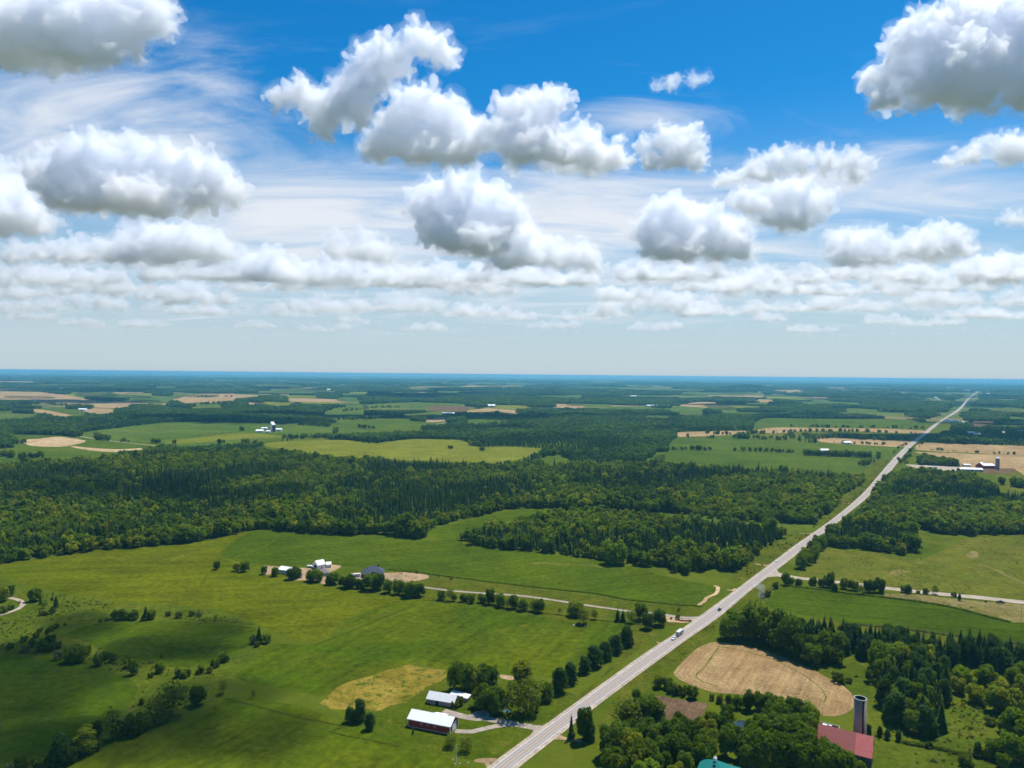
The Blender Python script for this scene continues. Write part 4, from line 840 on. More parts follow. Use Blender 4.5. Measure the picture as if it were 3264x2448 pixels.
def scatter(name, P, idx, scl, colname, label):
    n = len(P); me = bpy.data.meshes.new(name); me.vertices.add(n)
    co = np.zeros((n, 3), np.float32); co[:, :P.shape[1]] = P; me.vertices.foreach_set('co', co.ravel())
    a = me.attributes.new('pick', 'INT', 'POINT'); a.data.foreach_set('value', idx.astype(np.int32))
    a = me.attributes.new('size', 'FLOAT_VECTOR', 'POINT'); a.data.foreach_set('vector', scl.astype(np.float32).ravel())
    a = me.attributes.new('turn', 'FLOAT', 'POINT'); a.data.foreach_set('value', rg.uniform(0, 6.28, n).astype(np.float32))
    o = link(name, me); tag(o, label, 'wood', kind='stuff')
    ng = bpy.data.node_groups.new(name, 'GeometryNodeTree')
    ng.interface.new_socket('Geometry', in_out='INPUT', socket_type='NodeSocketGeometry'); ng.interface.new_socket('Geometry', in_out='OUTPUT', socket_type='NodeSocketGeometry')
    gi = ng.nodes.new('NodeGroupInput'); go = ng.nodes.new('NodeGroupOutput'); ip = ng.nodes.new('GeometryNodeInstanceOnPoints')
    ci = ng.nodes.new('GeometryNodeCollectionInfo'); ci.inputs[0].default_value = COL[colname]; ci.inputs[1].default_value = True; ci.inputs[2].default_value = True
    def att(nm, ty):
        q = ng.nodes.new('GeometryNodeInputNamedAttribute'); q.data_type = ty; q.inputs[0].default_value = nm; return q.outputs[0]
    cx = ng.nodes.new('ShaderNodeCombineXYZ'); L = ng.links.new
    L(gi.outputs[0], ip.inputs['Points']); L(ci.outputs[0], ip.inputs['Instance']); ip.inputs['Pick Instance'].default_value = True
    L(att('pick', 'INT'), ip.inputs['Instance Index']); L(att('turn', 'FLOAT'), cx.inputs[2]); L(cx.outputs[0], ip.inputs['Rotation']); L(att('size', 'FLOAT_VECTOR'), ip.inputs['Scale'])
    L(ip.outputs[0], go.inputs[0])
    o.modifiers.new('scatter', 'NODES').node_group = ng
    return o
def mixed(P, conif, hs, hb, seed, sc=.012):
    n = len(P); nz = lownoise(P, sc, seed) + rg.normal(0, .38, n); isS = nz < conif
    idx = np.where(isS, rg.integers(0, 4, n), 4 + rg.integers(0, 5, n))
    hgt = np.where(isS, rg.uniform(*hs, n), rg.uniform(*hb, n)) * (1 + .2 * lownoise(P, .02, seed + 9)) * np.exp(rg.normal(0, .16, n))
    w = hgt * np.where(isS, rg.uniform(.85, 1.2, n), rg.uniform(.8, 1.1, n))
    return idx, np.stack([w, w, hgt], 1)
def edge_dist(P, poly):
    d = np.full(len(P), 1e9); A, B = poly, np.roll(poly, -1, 0)
    for a, b in zip(A, B):
        ab = b - a; t_ = np.clip(((P - a) @ ab) / (ab @ ab + 1e-9), 0, 1); d = np.minimum(d, np.linalg.norm(P - a - t_[:, None] * ab, axis=1))
    return d
def leafy_rim(key, P, idx, scl, width, amount=.85):
    m = (edge_dist(P, WOOD[key]) < width * rg.uniform(.4, 1.2, len(P))) & (rg.random(len(P)) < amount)
    idx[m] = 4 + rg.integers(0, 5, m.sum()); h = scl[m, 2] * rg.uniform(.75, 1.05, m.sum()); scl[m, 0] = scl[m, 1] = h * rg.uniform(.95, 1.2, m.sum()); scl[m, 2] = h
P = wood_points('main', 6.2); i_, s_ = mixed(P, -.05, (11, 17), (9, 14), 5); leafy_rim('main', P, i_, s_, 26); scatter('mixed_forest', P, i_, s_, 'mid', 'broad mixed forest of conifers and leafy trees behind the green fields')
P = wood_points('pine', 6.0); i_, s_ = mixed(P, .45, (10, 16), (9, 13), 8); leafy_rim('pine', P, i_, s_, 9, .6); scatter('conifer_wood', P, i_, s_, 'mid', 'dark conifer wood left of the highway')
P = wood_points('east', 6.2); i_, s_ = mixed(P, .05, (10, 16), (9, 14), 11); leafy_rim('east', P, i_, s_, 14, .7); scatter('mixed_wood', P, i_, s_, 'mid', 'mixed wood right of the highway below the red barn farm')
P = wood_points('yard', 6.5); i_, s_ = mixed(P, -.2, (10, 14), (10, 15), 13); scatter('tree_belt', P, i_, s_, 'mid', 'belt of leafy trees beside the far red barn')
if REST:
    A = np.array(REST); n = len(A); idx = np.where(A[:, 2] == 0, rg.integers(0, 4, n), 4 + rg.integers(0, 5, n)); h = rg.uniform(11, 17, n)
    scatter('plantation_trees', A[:, :2], idx, np.stack([h, h, h], 1), 'mid', 'remaining trees of the spruce plantation and clump')
# individual-looking hedgerow trees far out, together one texture of the landscape
def hedge(pts, n, spread, h):
    P = [gnd(x, y) for x, y in pts]; L = [0.0]
    for a, b in zip(P, P[1:]): L.append(L[-1] + (b - a).length)
    out = []
    for _ in range(n):
        t = rg.uniform(0, L[-1]); i = max(j for j in range(len(L) - 1) if L[j] <= t); q = P[i].lerp(P[i + 1], (t - L[i]) / (L[i + 1] - L[i] + 1e-6))
        out.append((q.x + rg.normal(0, spread), q.y + rg.normal(0, spread), rg.uniform(*h)))
    return out
HG = []
for pts, n, sp, h in (
    (zl('C', (150, 465), (500, 470), (700, 480), (960, 490)), 34, 4, (6, 13)), (zl('C', (1020, 492), (1200, 505), (1400, 512)), 14, 2, (5, 10)), (zl('C', (800, 400), (1100, 405), (1600, 412)), 40, 5, (7, 13)),
    (zl('C', (880, 455), (940, 475), (1080, 460), (1300, 480), (1490, 475)), 60, 9, (9, 16)), (zl('C', (780, 448), (840, 478)), 8, 5, (9, 14)), (zl('C', (540, 446), (900, 430), (1250, 432), (1560, 446)), 60, 7, (7, 13)), (zl('C', (560, 468), (960, 468), (1250, 470)), 40, 6, (6, 12)), (zl('C', (280, 440), (420, 450), (520, 450)), 20, 6, (7, 13)), (zl('C', (460, 548), (560, 552), (740, 555), (830, 558)), 26, 4, (7, 12)), (zl('C', (60, 545), (180, 542), (330, 540)), 20, 5, (8, 14)),
    (zl('C', (890, 572), (1000, 578), (1180, 582), (1340, 592)), 60, 5, (9, 16)), (zl('C', (1230, 640), (1300, 610)), 14, 5, (9, 14)), (zl('C', (1640, 540), (1780, 548), (1900, 558), (2160, 570)), 22, 2, (3, 9)), (zl('C', (1480, 625), (1520, 560), (1590, 500)), 26, 4, (5, 12)),
    (zl('C', (1420, 560), (1500, 505)), 10, 3, (4, 8)), (zl('C', (2070, 750), (2085, 745)), 3, 3, (10, 14)), (zl('C', (2150, 760), (2212, 770)), 14, 8, (12, 17)),
    (zl('A', (590, 490), (660, 510), (730, 512)), 22, 5, (10, 17)), (zl('A', (760, 520), (960, 525), (1130, 540)), 14, 5, (6, 14)), (zl('A', (1530, 448), (1565, 448)), 4, 3, (12, 16)), (zl('A', (1390, 530), (1430, 530)), 5, 3, (9, 13)), (zl('A', (1560, 530), (1650, 528)), 7, 3, (8, 13)),
    (zl('A', (1840, 500), (1980, 495), (2212, 495)), 46, 8, (9, 15)), (zl('A', (0, 610), (120, 625), (260, 625)), 26, 7, (9, 15)), (zl('A', (0, 530), (110, 530)), 26, 12, (10, 16)), (zl('B', (0, 490), (200, 495), (360, 515), (500, 500), (640, 492)), 60, 9, (8, 15)),
    (zl('B', (870, 565), (880, 565)), 3, 2, (8, 11)), (zl('B', (1065, 575), (1085, 577)), 4, 2, (7, 11)), (zl('B', (190, 325), (420, 300), (740, 300)), 40, 10, (8, 15)), (zl('B', (120, 380), (220, 380), (420, 372)), 24, 10, (9, 16)), (zl('B', (290, 430), (380, 435)), 12, 8, (9, 14)), (zl('B', (590, 370), (700, 378), (770, 370)), 20, 9, (9, 16)),
    (zl('A', (0, 275), (300, 280), (600, 300)), 70, 12, (9, 16)), (zl('A', (1270, 235), (1500, 233)), 26, 9, (10, 18)), (zl('A', (1310, 280), (1500, 275)), 30, 10, (10, 17)), (zl('E', (645, 260), (652, 262)), 1, 1, (3, 4)), (zl('g', (238, 98), (240, 98)), 1, .4, (3, 4)), (zl('g', (335, 112), (337, 112)), 1, .4, (3, 4))):
    HG += hedge(pts, n, sp, h)
HG = np.array(HG); n = len(HG); idx = np.where(rg.random(n) < .25, rg.integers(0, 4, n), 4 + rg.integers(0, 5, n)); w = HG[:, 2] * rg.uniform(.8, 1.15, n)
scatter('field_hedgerows', HG[:, :2], idx, np.stack([w, w, HG[:, 2]], 1), 'mid', 'scattered hedgerow trees between the distant fields')

def wedge(y0, y1, s):
    P = jgrid(-.80 * y1, .80 * y1, y0, y1, s); return P[np.abs(P[:, 0]) < .80 * P[:, 1] + 60]
def wooded(P, thr, seed): return lownoise(P, .0035, seed) + .5 * lownoise(P, .011, seed + 1) > thr
MAINFAR = np.array([q for q in WOOD['main']])
P = wedge(1440, 3300, 9.0); m = clearmask(P) & ~inpoly(P, WOOD['main']) & ~inpoly(P, WOOD['east']) & ~inpoly(P, WOOD['yard']) & wooded(P, -.95, 21)
P = P[m]; n = len(P); idx = np.where(lownoise(P, .008, 33) + rg.normal(0, .4, n) < -.1, rg.integers(0, 2, n), 2 + rg.integers(0, 4, n)); h = rg.uniform(10, 16, n) * (1 + .2 * lownoise(P, .01, 34)); w = h * rg.uniform(.95, 1.25, n)
scatter('distant_woods', P, idx, np.stack([w, w, h], 1), 'far', 'bluish woods between the fields in the middle distance')
P = wedge(3300, 7600, 20.0); P = P[clearmask(P) & wooded(P, -.25, 41)]; n = len(P); h = rg.uniform(11, 17, n) * (1 + .25 * lownoise(P, .006, 44)); w = h * rg.uniform(.9, 1.2, n)
scatter('far_woods', P, rg.integers(0, 5, n), np.stack([w, w, h], 1), 'clump', 'hazy woods below the horizon')
P = wedge(7600, 22000, 85.0); P = P[wooded(P * .6, -.1, 51) & clearmask(P)]; n = len(P); h = rg.uniform(12, 19, n) * (1 + .3 * lownoise(P, .003, 54)); w = h * rg.uniform(2.2, 3.4, n)
scatter('horizon_woods', P, rg.integers(0, 5, n), np.stack([w, w, h], 1), 'clump', 'blue wooded rim along the horizon')
print('TREES', COUNT, [len(o.data.vertices) for o in C.objects if o.modifiers])

# weeds and tufts that roughen the meadows
tuf = [(*crown_broad(150 + i, 60, .6, 0, 4, .1, .22, .6), M['leafH'], 0) for i in range(3)] + [(*crown_broad(160 + i, 60, .6, 0, 4, .1, .22, .6), M['leafA'], 0) for i in range(3)]
COL['tuft'] = source(tuf, 'weed_tuft')
for zk, pts, sp_, hh, lab in (('D', ((-50, 320), (300, 375), (800, 452), (1200, 470), (1650, 590), (1000, 550), (640, 565), (400, 640), (560, 700), (900, 820), (1330, 870), (1700, 700), (1480, 960), (1430, 1040), (1150, 1170), (900, 1300), (700, 1300), (890, 1000), (720, 885), (330, 797), (-100, 790)), 3.4, (.35, 1.3), 'weeds in the rough meadow at lower left'),
    ('C', ((1010, 1142), (1300, 1158), (1480, 1195), (1610, 1195), (1760, 1128), (1850, 1080), (2000, 1066), (2280, 1062), (2280, 1450), (1560, 1390), (1000, 1330), (870, 1280)), 6.0, (.3, 1.0), 'weeds in the olive pasture'),
    ('k', ((1040, 288), (1500, 374), (1900, 467), (2280, 530), (2280, 390), (1600, 325)), 3.2, (.3, .9), 'weeds in the dry grass below the side road'),
    ('G', ((900, 790), (1130, 750), (1300, 790), (1290, 1040), (1420, 1180), (1730, 1245), (1790, 1000), (2040, 1010), (1930, 1340), (2300, 1400), (2300, 1600), (1330, 1600), (1290, 1220), (1200, 1100), (1190, 960)), 3.2, (.35, 1.4), 'weeds in the clearing around the silo'),
    ('G', ((-100, 780), (100, 640), (400, 430), (640, 290), (760, 265), (640, 420), (380, 520), (220, 690), (90, 830), (-150, 1000), (-400, 1200)), 3.0, (.3, 1.0), 'weeds on the verge right of the highway'),
    ('C', ((420, 1330), (700, 1100), (960, 985), (1260, 720), (1420, 560), (1500, 560), (1290, 790), (1000, 1010), (720, 1200), (520, 1330)), 4.5, (.4, 1.6), 'weeds on the verge left of the highway')):
    poly = gpoly(zl(zk, *pts)); mn, mx = poly.min(0), poly.max(0); P = jgrid(mn[0], mx[0], mn[1], mx[1], sp_); P = P[inpoly(P, poly) & ~inpoly(P, ROADP)]
    P = P[lownoise(P, .06, 81) + rg.normal(0, .6, len(P)) > .35]; n = len(P); h = rg.uniform(*hh, n) * rg.uniform(.5, 1, n); w = h * rg.uniform(1, 2, n)
    scatter('weeds', P, rg.integers(0, 6, n), np.stack([w, w, h], 1), 'tuft', lab)['category'] = 'weeds'

# a wooded hill far off, right of the middle
hc = gnd(2380, 1241); hv, hf = [], []
for j in range(13):
    for i in range(24):
        a = i * 2 * math.pi / 24; r = j / 12
        hv.append((hc.x + math.cos(a) * 620 * r * (1 + .15 * math.sin(3 * a)), hc.y + math.sin(a) * 420 * r, 62 * (0.5 + .5 * math.cos(math.pi * r)) * (1 + .1 * math.sin(5 * a) * r) - .5 * r))
hf = [(j * 24 + i, j * 24 + (i + 1) % 24, (j + 1) * 24 + (i + 1) % 24, (j + 1) * 24 + i) for j in range(12) for i in range(24)]
tag(MB().add(hv, hf).build('wooded_hill', M['floor'], smooth=True), kind='structure')
P = rg.uniform(-1, 1, (900, 2)); P = P[(P ** 2).sum(1) < .9]; r = np.sqrt((P ** 2).sum(1)); Q = np.stack([hc.x + P[:, 0] * 600, hc.y + P[:, 1] * 400, 62 * (.5 + .5 * np.cos(np.pi * r)) - 3], 1)
h = rg.uniform(11, 16, len(Q)); scatter('hill_wood', Q, rg.integers(0, 5, len(Q)), np.stack([h, h, h], 1), 'clump', 'trees covering the low hill on the horizon')
#BUILD

# ------------------------------------------------------------------ buildings
def gable(name, label, cat, p0, p1, depth, eave, ridge, wall, roof, group=None, over=.45, along=True, parts=True, rmat_split=None):
    """p0, p1: front corners on the ground (local x runs p0 to p1, y goes back); ridge along x when along"""
    d = p1 - p0; L = math.hypot(d.x, d.y); rz = math.atan2(d.y, d.x)
    e = empty(name, (p0.x, p0.y, 0), rz); tag(e, label, cat, group)
    W = depth; m = MB()
    if along:
        m.prismx([(0, 0), (W, 0), (W, eave), (W / 2, ridge), (0, eave)], 0, L); m.build('wall', M[wall], e)
        sl = (ridge - eave) / (W / 2); t = .16
        for k, (ya, yb) in enumerate(((-over, W / 2), (W + over, W / 2))):
            za = eave - over * sl + .05; zb = ridge + .05
            segs = [(-over, L + over, roof)] if not rmat_split else [(-over, L * rmat_split[0], roof), (L * rmat_split[0] + .01, L + over, rmat_split[1])]
            for xa, xb, rm in segs:
                MB().prismx([(ya, za), (yb, zb), (yb, zb + t), (ya, za + t)] if k == 0 else [(yb, zb), (ya, za), (ya, za + t), (yb, zb + t)], xa, xb).build('roof', M[rm], e)
    else:
        m.prism([(0, 0), (L, 0), (L, eave), (L / 2, ridge), (0, eave)], 0, W); m.build('wall', M[wall], e)
        sl = (ridge - eave) / (L / 2); t = .16
        for xa, xb in ((-over, L / 2), (L + over, L / 2)):
            za = eave - over * sl + .05; zb = ridge + .05
            MB().prism([(xa, za), (xb, zb), (xb, zb + t), (xa, za + t)], -over, W + over).build('roof', M[roof], e)
    return e, L
def hip(name, label, cat, p0, p1, depth, eave, ridge, wall, roof, over=.5, inset=None):
    d = p1 - p0; L = math.hypot(d.x, d.y); e = empty(name, (p0.x, p0.y, 0), math.atan2(d.y, d.x)); tag(e, label, cat)
    W = depth; MB().box(0, 0, 0, L, W, eave).build('wall', M[wall], e)
    i = inset if inset is not None else min(L, W) / 2; o = over
    v = [(-o, -o, eave), (L + o, -o, eave), (L + o, W + o, eave), (-o, W + o, eave), (i, W / 2, ridge), (L - i, W / 2, ridge)]
    v += [(x, y, z - .22) for x, y, z in v[:4]]
    MB().add(v, [(0, 1, 5, 4), (1, 2, 5), (2, 3, 4, 5), (3, 0, 4), (0, 6, 7, 1), (1, 7, 8, 2), (2, 8, 9, 3), (3, 9, 6, 0), (9, 8, 7, 6)]).build('roof', M[roof], e)
    return e, L
def panel(e, name, mat, x0, x1, z0, z1, y=0.0, t=.06, frame=None):
    o = MB().box(x0, y - t, z0, x1, y + .02, z1).build(name, M[mat], e)
    if frame:
        w = .12
        MB().box(x0 - w, y - t - .03, z1, x1 + w, y, z1 + w).box(x0 - w, y - t - .03, z0, x0, y, z1).box(x1, y - t - .03, z0, x1 + w, y, z1).build('frame', M[frame], o)
    return o
def side_panel(e, name, mat, x, y0, y1, z0, z1, sgn=1, t=.06):
    return MB().box(min(x, x + sgn * t), y0, z0, max(x, x + sgn * t), y1, z1).build(name, M[mat], e)

# the red barn with the white roof, beside its driveway
p0, p1 = gnd(*zp('l', 93, 1062)), gnd(*zp('l', 697, 1182))
pr = gnd(*zp('l', 875, 1068)); dep = max(8.0, abs((pr - p1).cross((p1 - p0).normalized()).z))
barn, L = gable('red_barn', 'long red barn with a bright white metal roof beside the driveway', 'barn', p0, p1, dep, 4.2, 6.8, 'red_wall', 'white_metal', over=.5)
MB().box(-.03, -.05, 0, L + .03, dep + .05, .45).build('foundation', M['concrete'], barn)
MB().box(.02, -.06, 3.45, L - .02, -.005, 4.15).build('eave_band', M['grey_wall'], barn)
for cx, cy in ((0, 0), (L, 0), (0, dep), (L, dep)): MB().box(cx - .16, cy - .16, .4, cx + .16, cy + .16, 4.1).build('corner_trim', M['trim'], barn)
door = side_panel(barn, 'garage_door', 'door_white', L, dep * .30, dep * .74, .1, 4.1)
side_panel(door, 'door_frame', 'trim', L, dep * .28, dep * .30, .1, 4.2, t=.1); side_panel(door, 'door_frame', 'trim', L, dep * .74, dep * .76, .1, 4.2, t=.1)
for fx in (.30, .46, .62): panel(barn, 'window', 'glass', L * fx, L * fx + .8, 1.9, 2.7, 0, .05, 'trim')
MB().prismx([(dep + .5, 4.25), (dep + 3.2, 3.3), (dep + 3.2, 3.45), (dep + .5, 4.42)], L * .42, L * .72).build('lean_to_roof', M['white_metal'], barn)
MB().box(L * .43, dep, 0, L * .71, dep + 3.0, 3.3).build('lean_to_wall', M['red_wall'], barn)

p0, p1 = gnd(*zp('l', 368, 732)), gnd(*zp('l', 748, 795)); pr = gnd(*zp('l', 872, 712)); dep = max(7.5, abs((pr - p1).cross((p1 - p0).normalized()).z))
shed, L = gable('grey_shed', 'old grey wooden shed with a white tin roof behind the red barn', 'shed', p0, p1, dep, 2.9, 5.2, 'old_wall', 'grey_metal', over=.6)
panel(shed, 'door', 'darkness', L * .32, L * .42, .0, 2.4); panel(shed, 'board_patch', 'concrete', L * .84, L * .90, .6, 1.4)
MB().prism([(L * .62, 2.9), (L + 5.0, 2.1), (L + 5.0, 2.28), (L * .62, 3.1)], dep + .3, dep + 5.6).build('lean_to_roof', M['grey_metal'], shed)
MB().prism([(L * .64, 0), (L + 4.6, 0), (L + 4.6, 2.1), (L * .64, 2.9)], dep - .05, dep + 5.2).build('lean_to_wall', M['old_wall'], shed)

# bank barn with the red roof, its silo and clutter
q1 = gnd(2776.5, 2456); q0 = gnd(2605, 2411)
bb, L = gable('bank_barn', 'dark weathered barn with a two tone red metal roof at the bottom', 'barn', q0, q1, 13.0, 6.0, 12.7, 'dark_wall', 'red_roof', over=.5, rmat_split=(.70, 'red_roof2'))
for ch in bb.children:
    if ch.name.startswith('roof') and ch.data.materials[0] == M['red_roof2']: ch['label'] = 'brighter newer red roof section'
for k in range(5): side_panel(bb, 'loose_board', 'old_wall', L, 1.2 + k * 2.4, 1.6 + k * 2.4, .2, 4.0 + (k % 3) * 1.4)
side_panel(bb, 'barn_door', 'darkness', L, 5.0, 8.4, 0, 4.4, t=.04); panel(bb, 'barn_door', 'darkness', 2.0, 5.2, 0, 3.6)
u = (q1 - q0).normalized(); nrm = Vector((-u.y, u.x, 0))
sx = at(2740.5, 2341, 346); sp = Vector((sx.x, 346, 0))
silo = tag(empty('silo', sp), 'tall open topped concrete silo behind the red roofed barn', 'silo')
SH, SRad = 23.2, 2.95
MB().lathe([(SRad, 0), (SRad, SH), (SRad - .35, SH)], n=36).build('wall', M['old_concrete'], silo, True)
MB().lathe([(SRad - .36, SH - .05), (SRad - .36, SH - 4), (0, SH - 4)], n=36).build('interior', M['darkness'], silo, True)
MB().lathe([(SRad + .04, SH - .2), (SRad + .05, SH + .04), (SRad - .40, SH + .04), (SRad - .40, SH - .2)], n=36).build('rim', M['concrete'], silo, True)
for k in range(14): MB().lathe([(SRad + .01, .8 + k * 1.6), (SRad + .05, .84 + k * 1.6), (SRad + .01, .9 + k * 1.6)], n=36).build('hoop', M['old_concrete'], silo, True)
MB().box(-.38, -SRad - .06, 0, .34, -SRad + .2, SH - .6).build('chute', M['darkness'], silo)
wp = gnd(*zp('m', 800, 770)); wg = tag(empty('scrap_bunker', wp, math.atan2(u.y, u.x)), 'low grey walled bunker full of scrap behind the red roofed barn', 'bunker')
MB().box(-4.5, -1.6, 0, 4.5, -1.3, 1.0).box(-4.5, 1.6, 0, 4.5, 1.9, 1.2).box(4.2, -1.3, 0, 4.5, 1.6, 1.1).build('wall', M['concrete'], wg)
MB().box(-4.2, -1.2, 0, 2.0, 1.5, .7).build('dark_tarp', M['rubber'], wg)
MB().box(-3.4, -.9, .72, -1.2, .6, 1.2).box(-.6, .2, .72, .9, 1.2, 1.0).build('white_scrap', M['trim'], wg)
# teal roofed house at the very bottom
ap = at(2279.7, 2419, 318); tz = ap.z
th = tag(empty('teal_roofed_house', (ap.x, ap.y, 0), R(-24)), 'house with a teal metal hip roof and white cupola at the bottom edge', 'house')
MB().box(-6.8, -6.8, 0, 6.8, 6.8, tz - 5.2).build('wall', M['white_wall'], th)
v = [(-7.6, -7.6, tz - 5.4), (7.6, -7.6, tz - 5.4), (7.6, 7.6, tz - 5.4), (-7.6, 7.6, tz - 5.4), (0, 0, tz - .3)]
MB().add(v, [(0, 1, 4), (1, 2, 4), (2, 3, 4), (3, 0, 4), (3, 2, 1, 0)]).build('roof', M['teal'], th)
MB().box(-.7, -.7, tz - 1.2, .7, .7, tz + .4).build('cupola', M['trim'], th); MB().lathe([(.75, tz + .4), (.5, tz + .9), (0, tz + 1.2)], n=10).build('cupola_cap', M['trim'], th, True)
for yy in (-4.2, -2.2): MB().box(-.7, yy - .6, tz - 5.2 * abs(yy) / 7.6 - .7, .5, yy + .5, tz - 5.2 * abs(yy) / 7.6 - .1).build('skylight', M['glass'], th)
ap2 = at(2336, 2441, 314)
t2 = tag(empty('teal_roofed_shed', (ap2.x, ap2.y, 0), R(-24)), 'small teal roofed shed right of the teal roofed house', 'shed')
MB().box(-2.4, -2.4, 0, 2.4, 2.4, ap2.z - 1.4).build('wall', M['white_wall'], t2)
v = [(-3, -3, ap2.z - 1.5), (3, -3, ap2.z - 1.5), (3, 3, ap2.z - 1.5), (-3, 3, ap2.z - 1.5), (0, 0, ap2.z)]
MB().add(v, [(0, 1, 4), (1, 2, 4), (2, 3, 4), (3, 0, 4), (3, 2, 1, 0)]).build('roof', M['teal'], t2)

# farmstead in the middle of the fields
ws, L = gable('machine_shed', 'long white machine shed at the left end of the farmstead', 'shed', gnd(*zp('f', 205, 298)), gnd(*zp('f', 432, 330)), 9.5, 3.6, 5.4, 'white_wall', 'white_metal')
panel(ws, 'door', 'grey_wall', L * .6, L * .75, 0, 3.0); [panel(ws, 'window', 'glass', L * f, L * f + 1, 1.4, 2.3) for f in (.15, .3, .45)]
hut, L = gable('garden_hut', 'small dark roofed hut beside the white machine shed', 'hut', gnd(*zp('f', 470, 368)), gnd(*zp('f', 540, 362)), 4, 2.2, 3.4, 'grey_wall', 'slate')
wb, L = gable('white_barn', 'white barn with a pale metal roof behind the brown farmhouse', 'barn', gnd(*zp('f', 765, 250)), gnd(*zp('f', 872, 228)), 9, 4.2, 7.4, 'white_wall', 'white_metal')
side_panel(wb, 'door', 'darkness', 0, 2.6, 6.4, 0, 3.6, -1)
wa, L = gable('white_annex', 'low white shed at the right of the white barn', 'shed', gnd(*zp('f', 890, 222)), gnd(*zp('f', 950, 218)), 7, 3.0, 4.6, 'white_wall', 'white_metal')
panel(wa, 'door', 'darkness', L * .75, L * .97, 0, 2.6)
fh, L = hip('brown_farmhouse', 'farmhouse with a brown shingle hip roof between the yard trees', 'house', gnd(*zp('f', 750, 350)), gnd(*zp('f', 930, 335)), 12, 3.0, 6.4, 'white_wall', 'brown_roof')
[panel(fh, 'window', 'glass', L * f, L * f + 1.1, 1.0, 2.2) for f in (.2, .45, .8)]; panel(fh, 'door', 'wood', L * .63, L * .7, 0, 2.1); MB().box(L * .4, 5, 5, L * .4 + .9, 6, 7.4).build('chimney', M['brick'], fh)
sh, L = hip('slate_roofed_house', 'brick house with a slate blue hip roof beside the dirt mound', 'house', gnd(*zp('f', 1395, 362)), gnd(*zp('f', 1690, 352)), 14, 3.2, 8.6, 'brick', 'slate', .6, 6.5)
[panel(sh, 'window', 'glass', L * f, L * f + 1.4, 1.0, 2.4, 0, .06, 'trim') for f in (.1, .3, .8)]; panel(sh, 'garage_door', 'trim', L * .5, L * .66, 0, 2.4)
for k in range(2): side_panel(sh, 'window', 'trim', L, 3 + k * 5, 5.2 + k * 5, .9, 2.4)
MB().box(L * .72, 8, 6.4, L * .72 + 1, 9, 9.8).build('chimney', M['brick'], sh)
MB().add([(L * .35, -2.2, 3.2), (L * .75, -2.2, 3.2), (L * .55, -2.2, 6.0), (L * .55, 6, 6.0), (L * .35, 5.5, 3.3), (L * .75, 5.5, 3.3)], [(0, 1, 2), (0, 2, 3, 4), (1, 5, 3, 2)]).build('front_gable', M['slate'], sh)
MB().box(L * .37, -2.0, 0, L * .73, .0, 3.19).build('front_wall', M['brick'], sh)
tk = gnd(*zp('f', 1312, 350)); ct = tag(empty('travel_trailer', tk, R(18)), 'white rounded travel trailer on the dirt pad beside the brick house', 'trailer')
MB().prism([(-3, .7), (3, .7), (3.2, 1.6), (3, 2.6), (2.5, 3.0), (-2.5, 3.0), (-3.1, 2.5), (-3.2, 1.5)], -1.2, 1.2).build('body', M['car_white'], ct)
MB().box(-1.8, -1.24, 1.5, -.4, -1.2, 2.2).box(.6, -1.24, 1.5, 1.6, -1.2, 2.2).build('window', M['glass'], ct)
for x in (-.6, .6): MB().tube((x, -1.25, .4), (x, 1.25, .4), .4, .4, 12).build('wheel', M['rubber'], ct)
fb = gnd(*zp('f', 690, 212)); fw = tag(empty('flatbed_wagon', fb, R(8)), 'pale flatbed wagon left of the white barn', 'wagon')
MB().box(-5, -1.4, .9, 5, 1.4, 1.25).build('deck', M['trim'], fw); MB().box(-4.8, -1.3, 1.25, -1, 1.3, 1.9).build('load', M['grey_metal'], fw)
for x in (-3.4, 3.4): MB().tube((x, -1.3, .45), (x, 1.3, .45), .45, .45, 12).build('wheel', M['rubber'], fw)
mc = gnd(*zp('f', 1915, 350)); mv = []
for j in range(9):
    for i in range(28):
        a = i * 2 * math.pi / 28; r = j / 8; k = random.Random(i * 7 + j)
        mv.append((math.cos(a) * 27 * r, math.sin(a) * 15 * r * (1 + .1 * math.sin(3 * a)), 3.4 * (.5 + .5 * math.cos(math.pi * r)) * k.uniform(.75, 1.2) - .02 * (r == 1)))
md = MB().add(mv, [(j * 28 + i, j * 28 + (i + 1) % 28, (j + 1) * 28 + (i + 1) % 28, (j + 1) * 28 + i) for j in range(8) for i in range(28)]).build('dirt_mound', M['dirt'], smooth=True)
md.location = mc + Vector((0, 0, .05)); tag(md, kind='structure')

# red barn farm right of the highway
rb, L = gable('red_barn', 'red barn with a white roof beside the far silo right of the highway', 'barn', gnd(*zp('n', 1708, 290)), gnd(*zp('n', 1852, 290)), 16, 6, 9.5, 'red_wall', 'white_metal')
rg2, L2 = gable('barn_wing', 'red gable fronted barn wing joined to the far red barn', 'barn', gnd(*zp('n', 1606, 282)), gnd(*zp('n', 1705, 290)), 22, 6, 11.5, 'red_wall', 'white_metal', along=False)
panel(rg2, 'door', 'darkness', L2 * .35, L2 * .65, 0, 4.2); [panel(rb, 'window', 'glass', L * f, L * f + 1.4, 2, 3) for f in (.2, .5, .8)]
ls, L = gable('long_shed', 'long low white roofed shed in front of the far red barn', 'shed', gnd(*zp('n', 1420, 322)), gnd(*zp('n', 1704, 330)), 15, 4.2, 6.6, 'grey_wall', 'white_metal')
[panel(ls, 'opening', 'darkness', L * f, L * f + 4, .4, 2.6) for f in (.05, .25, .45, .65, .82)]
wsx, L = gable('small_shed', 'small white shed behind the long low shed', 'shed', gnd(*zp('n', 1460, 262)), gnd(*zp('n', 1548, 264)), 9, 3.6, 5.0, 'white_wall', 'white_metal')
sp = gnd(*zp('n', 1880, 296)); s2 = tag(empty('silo', sp), 'grey concrete silo with a white dome beside the far red barn', 'silo')
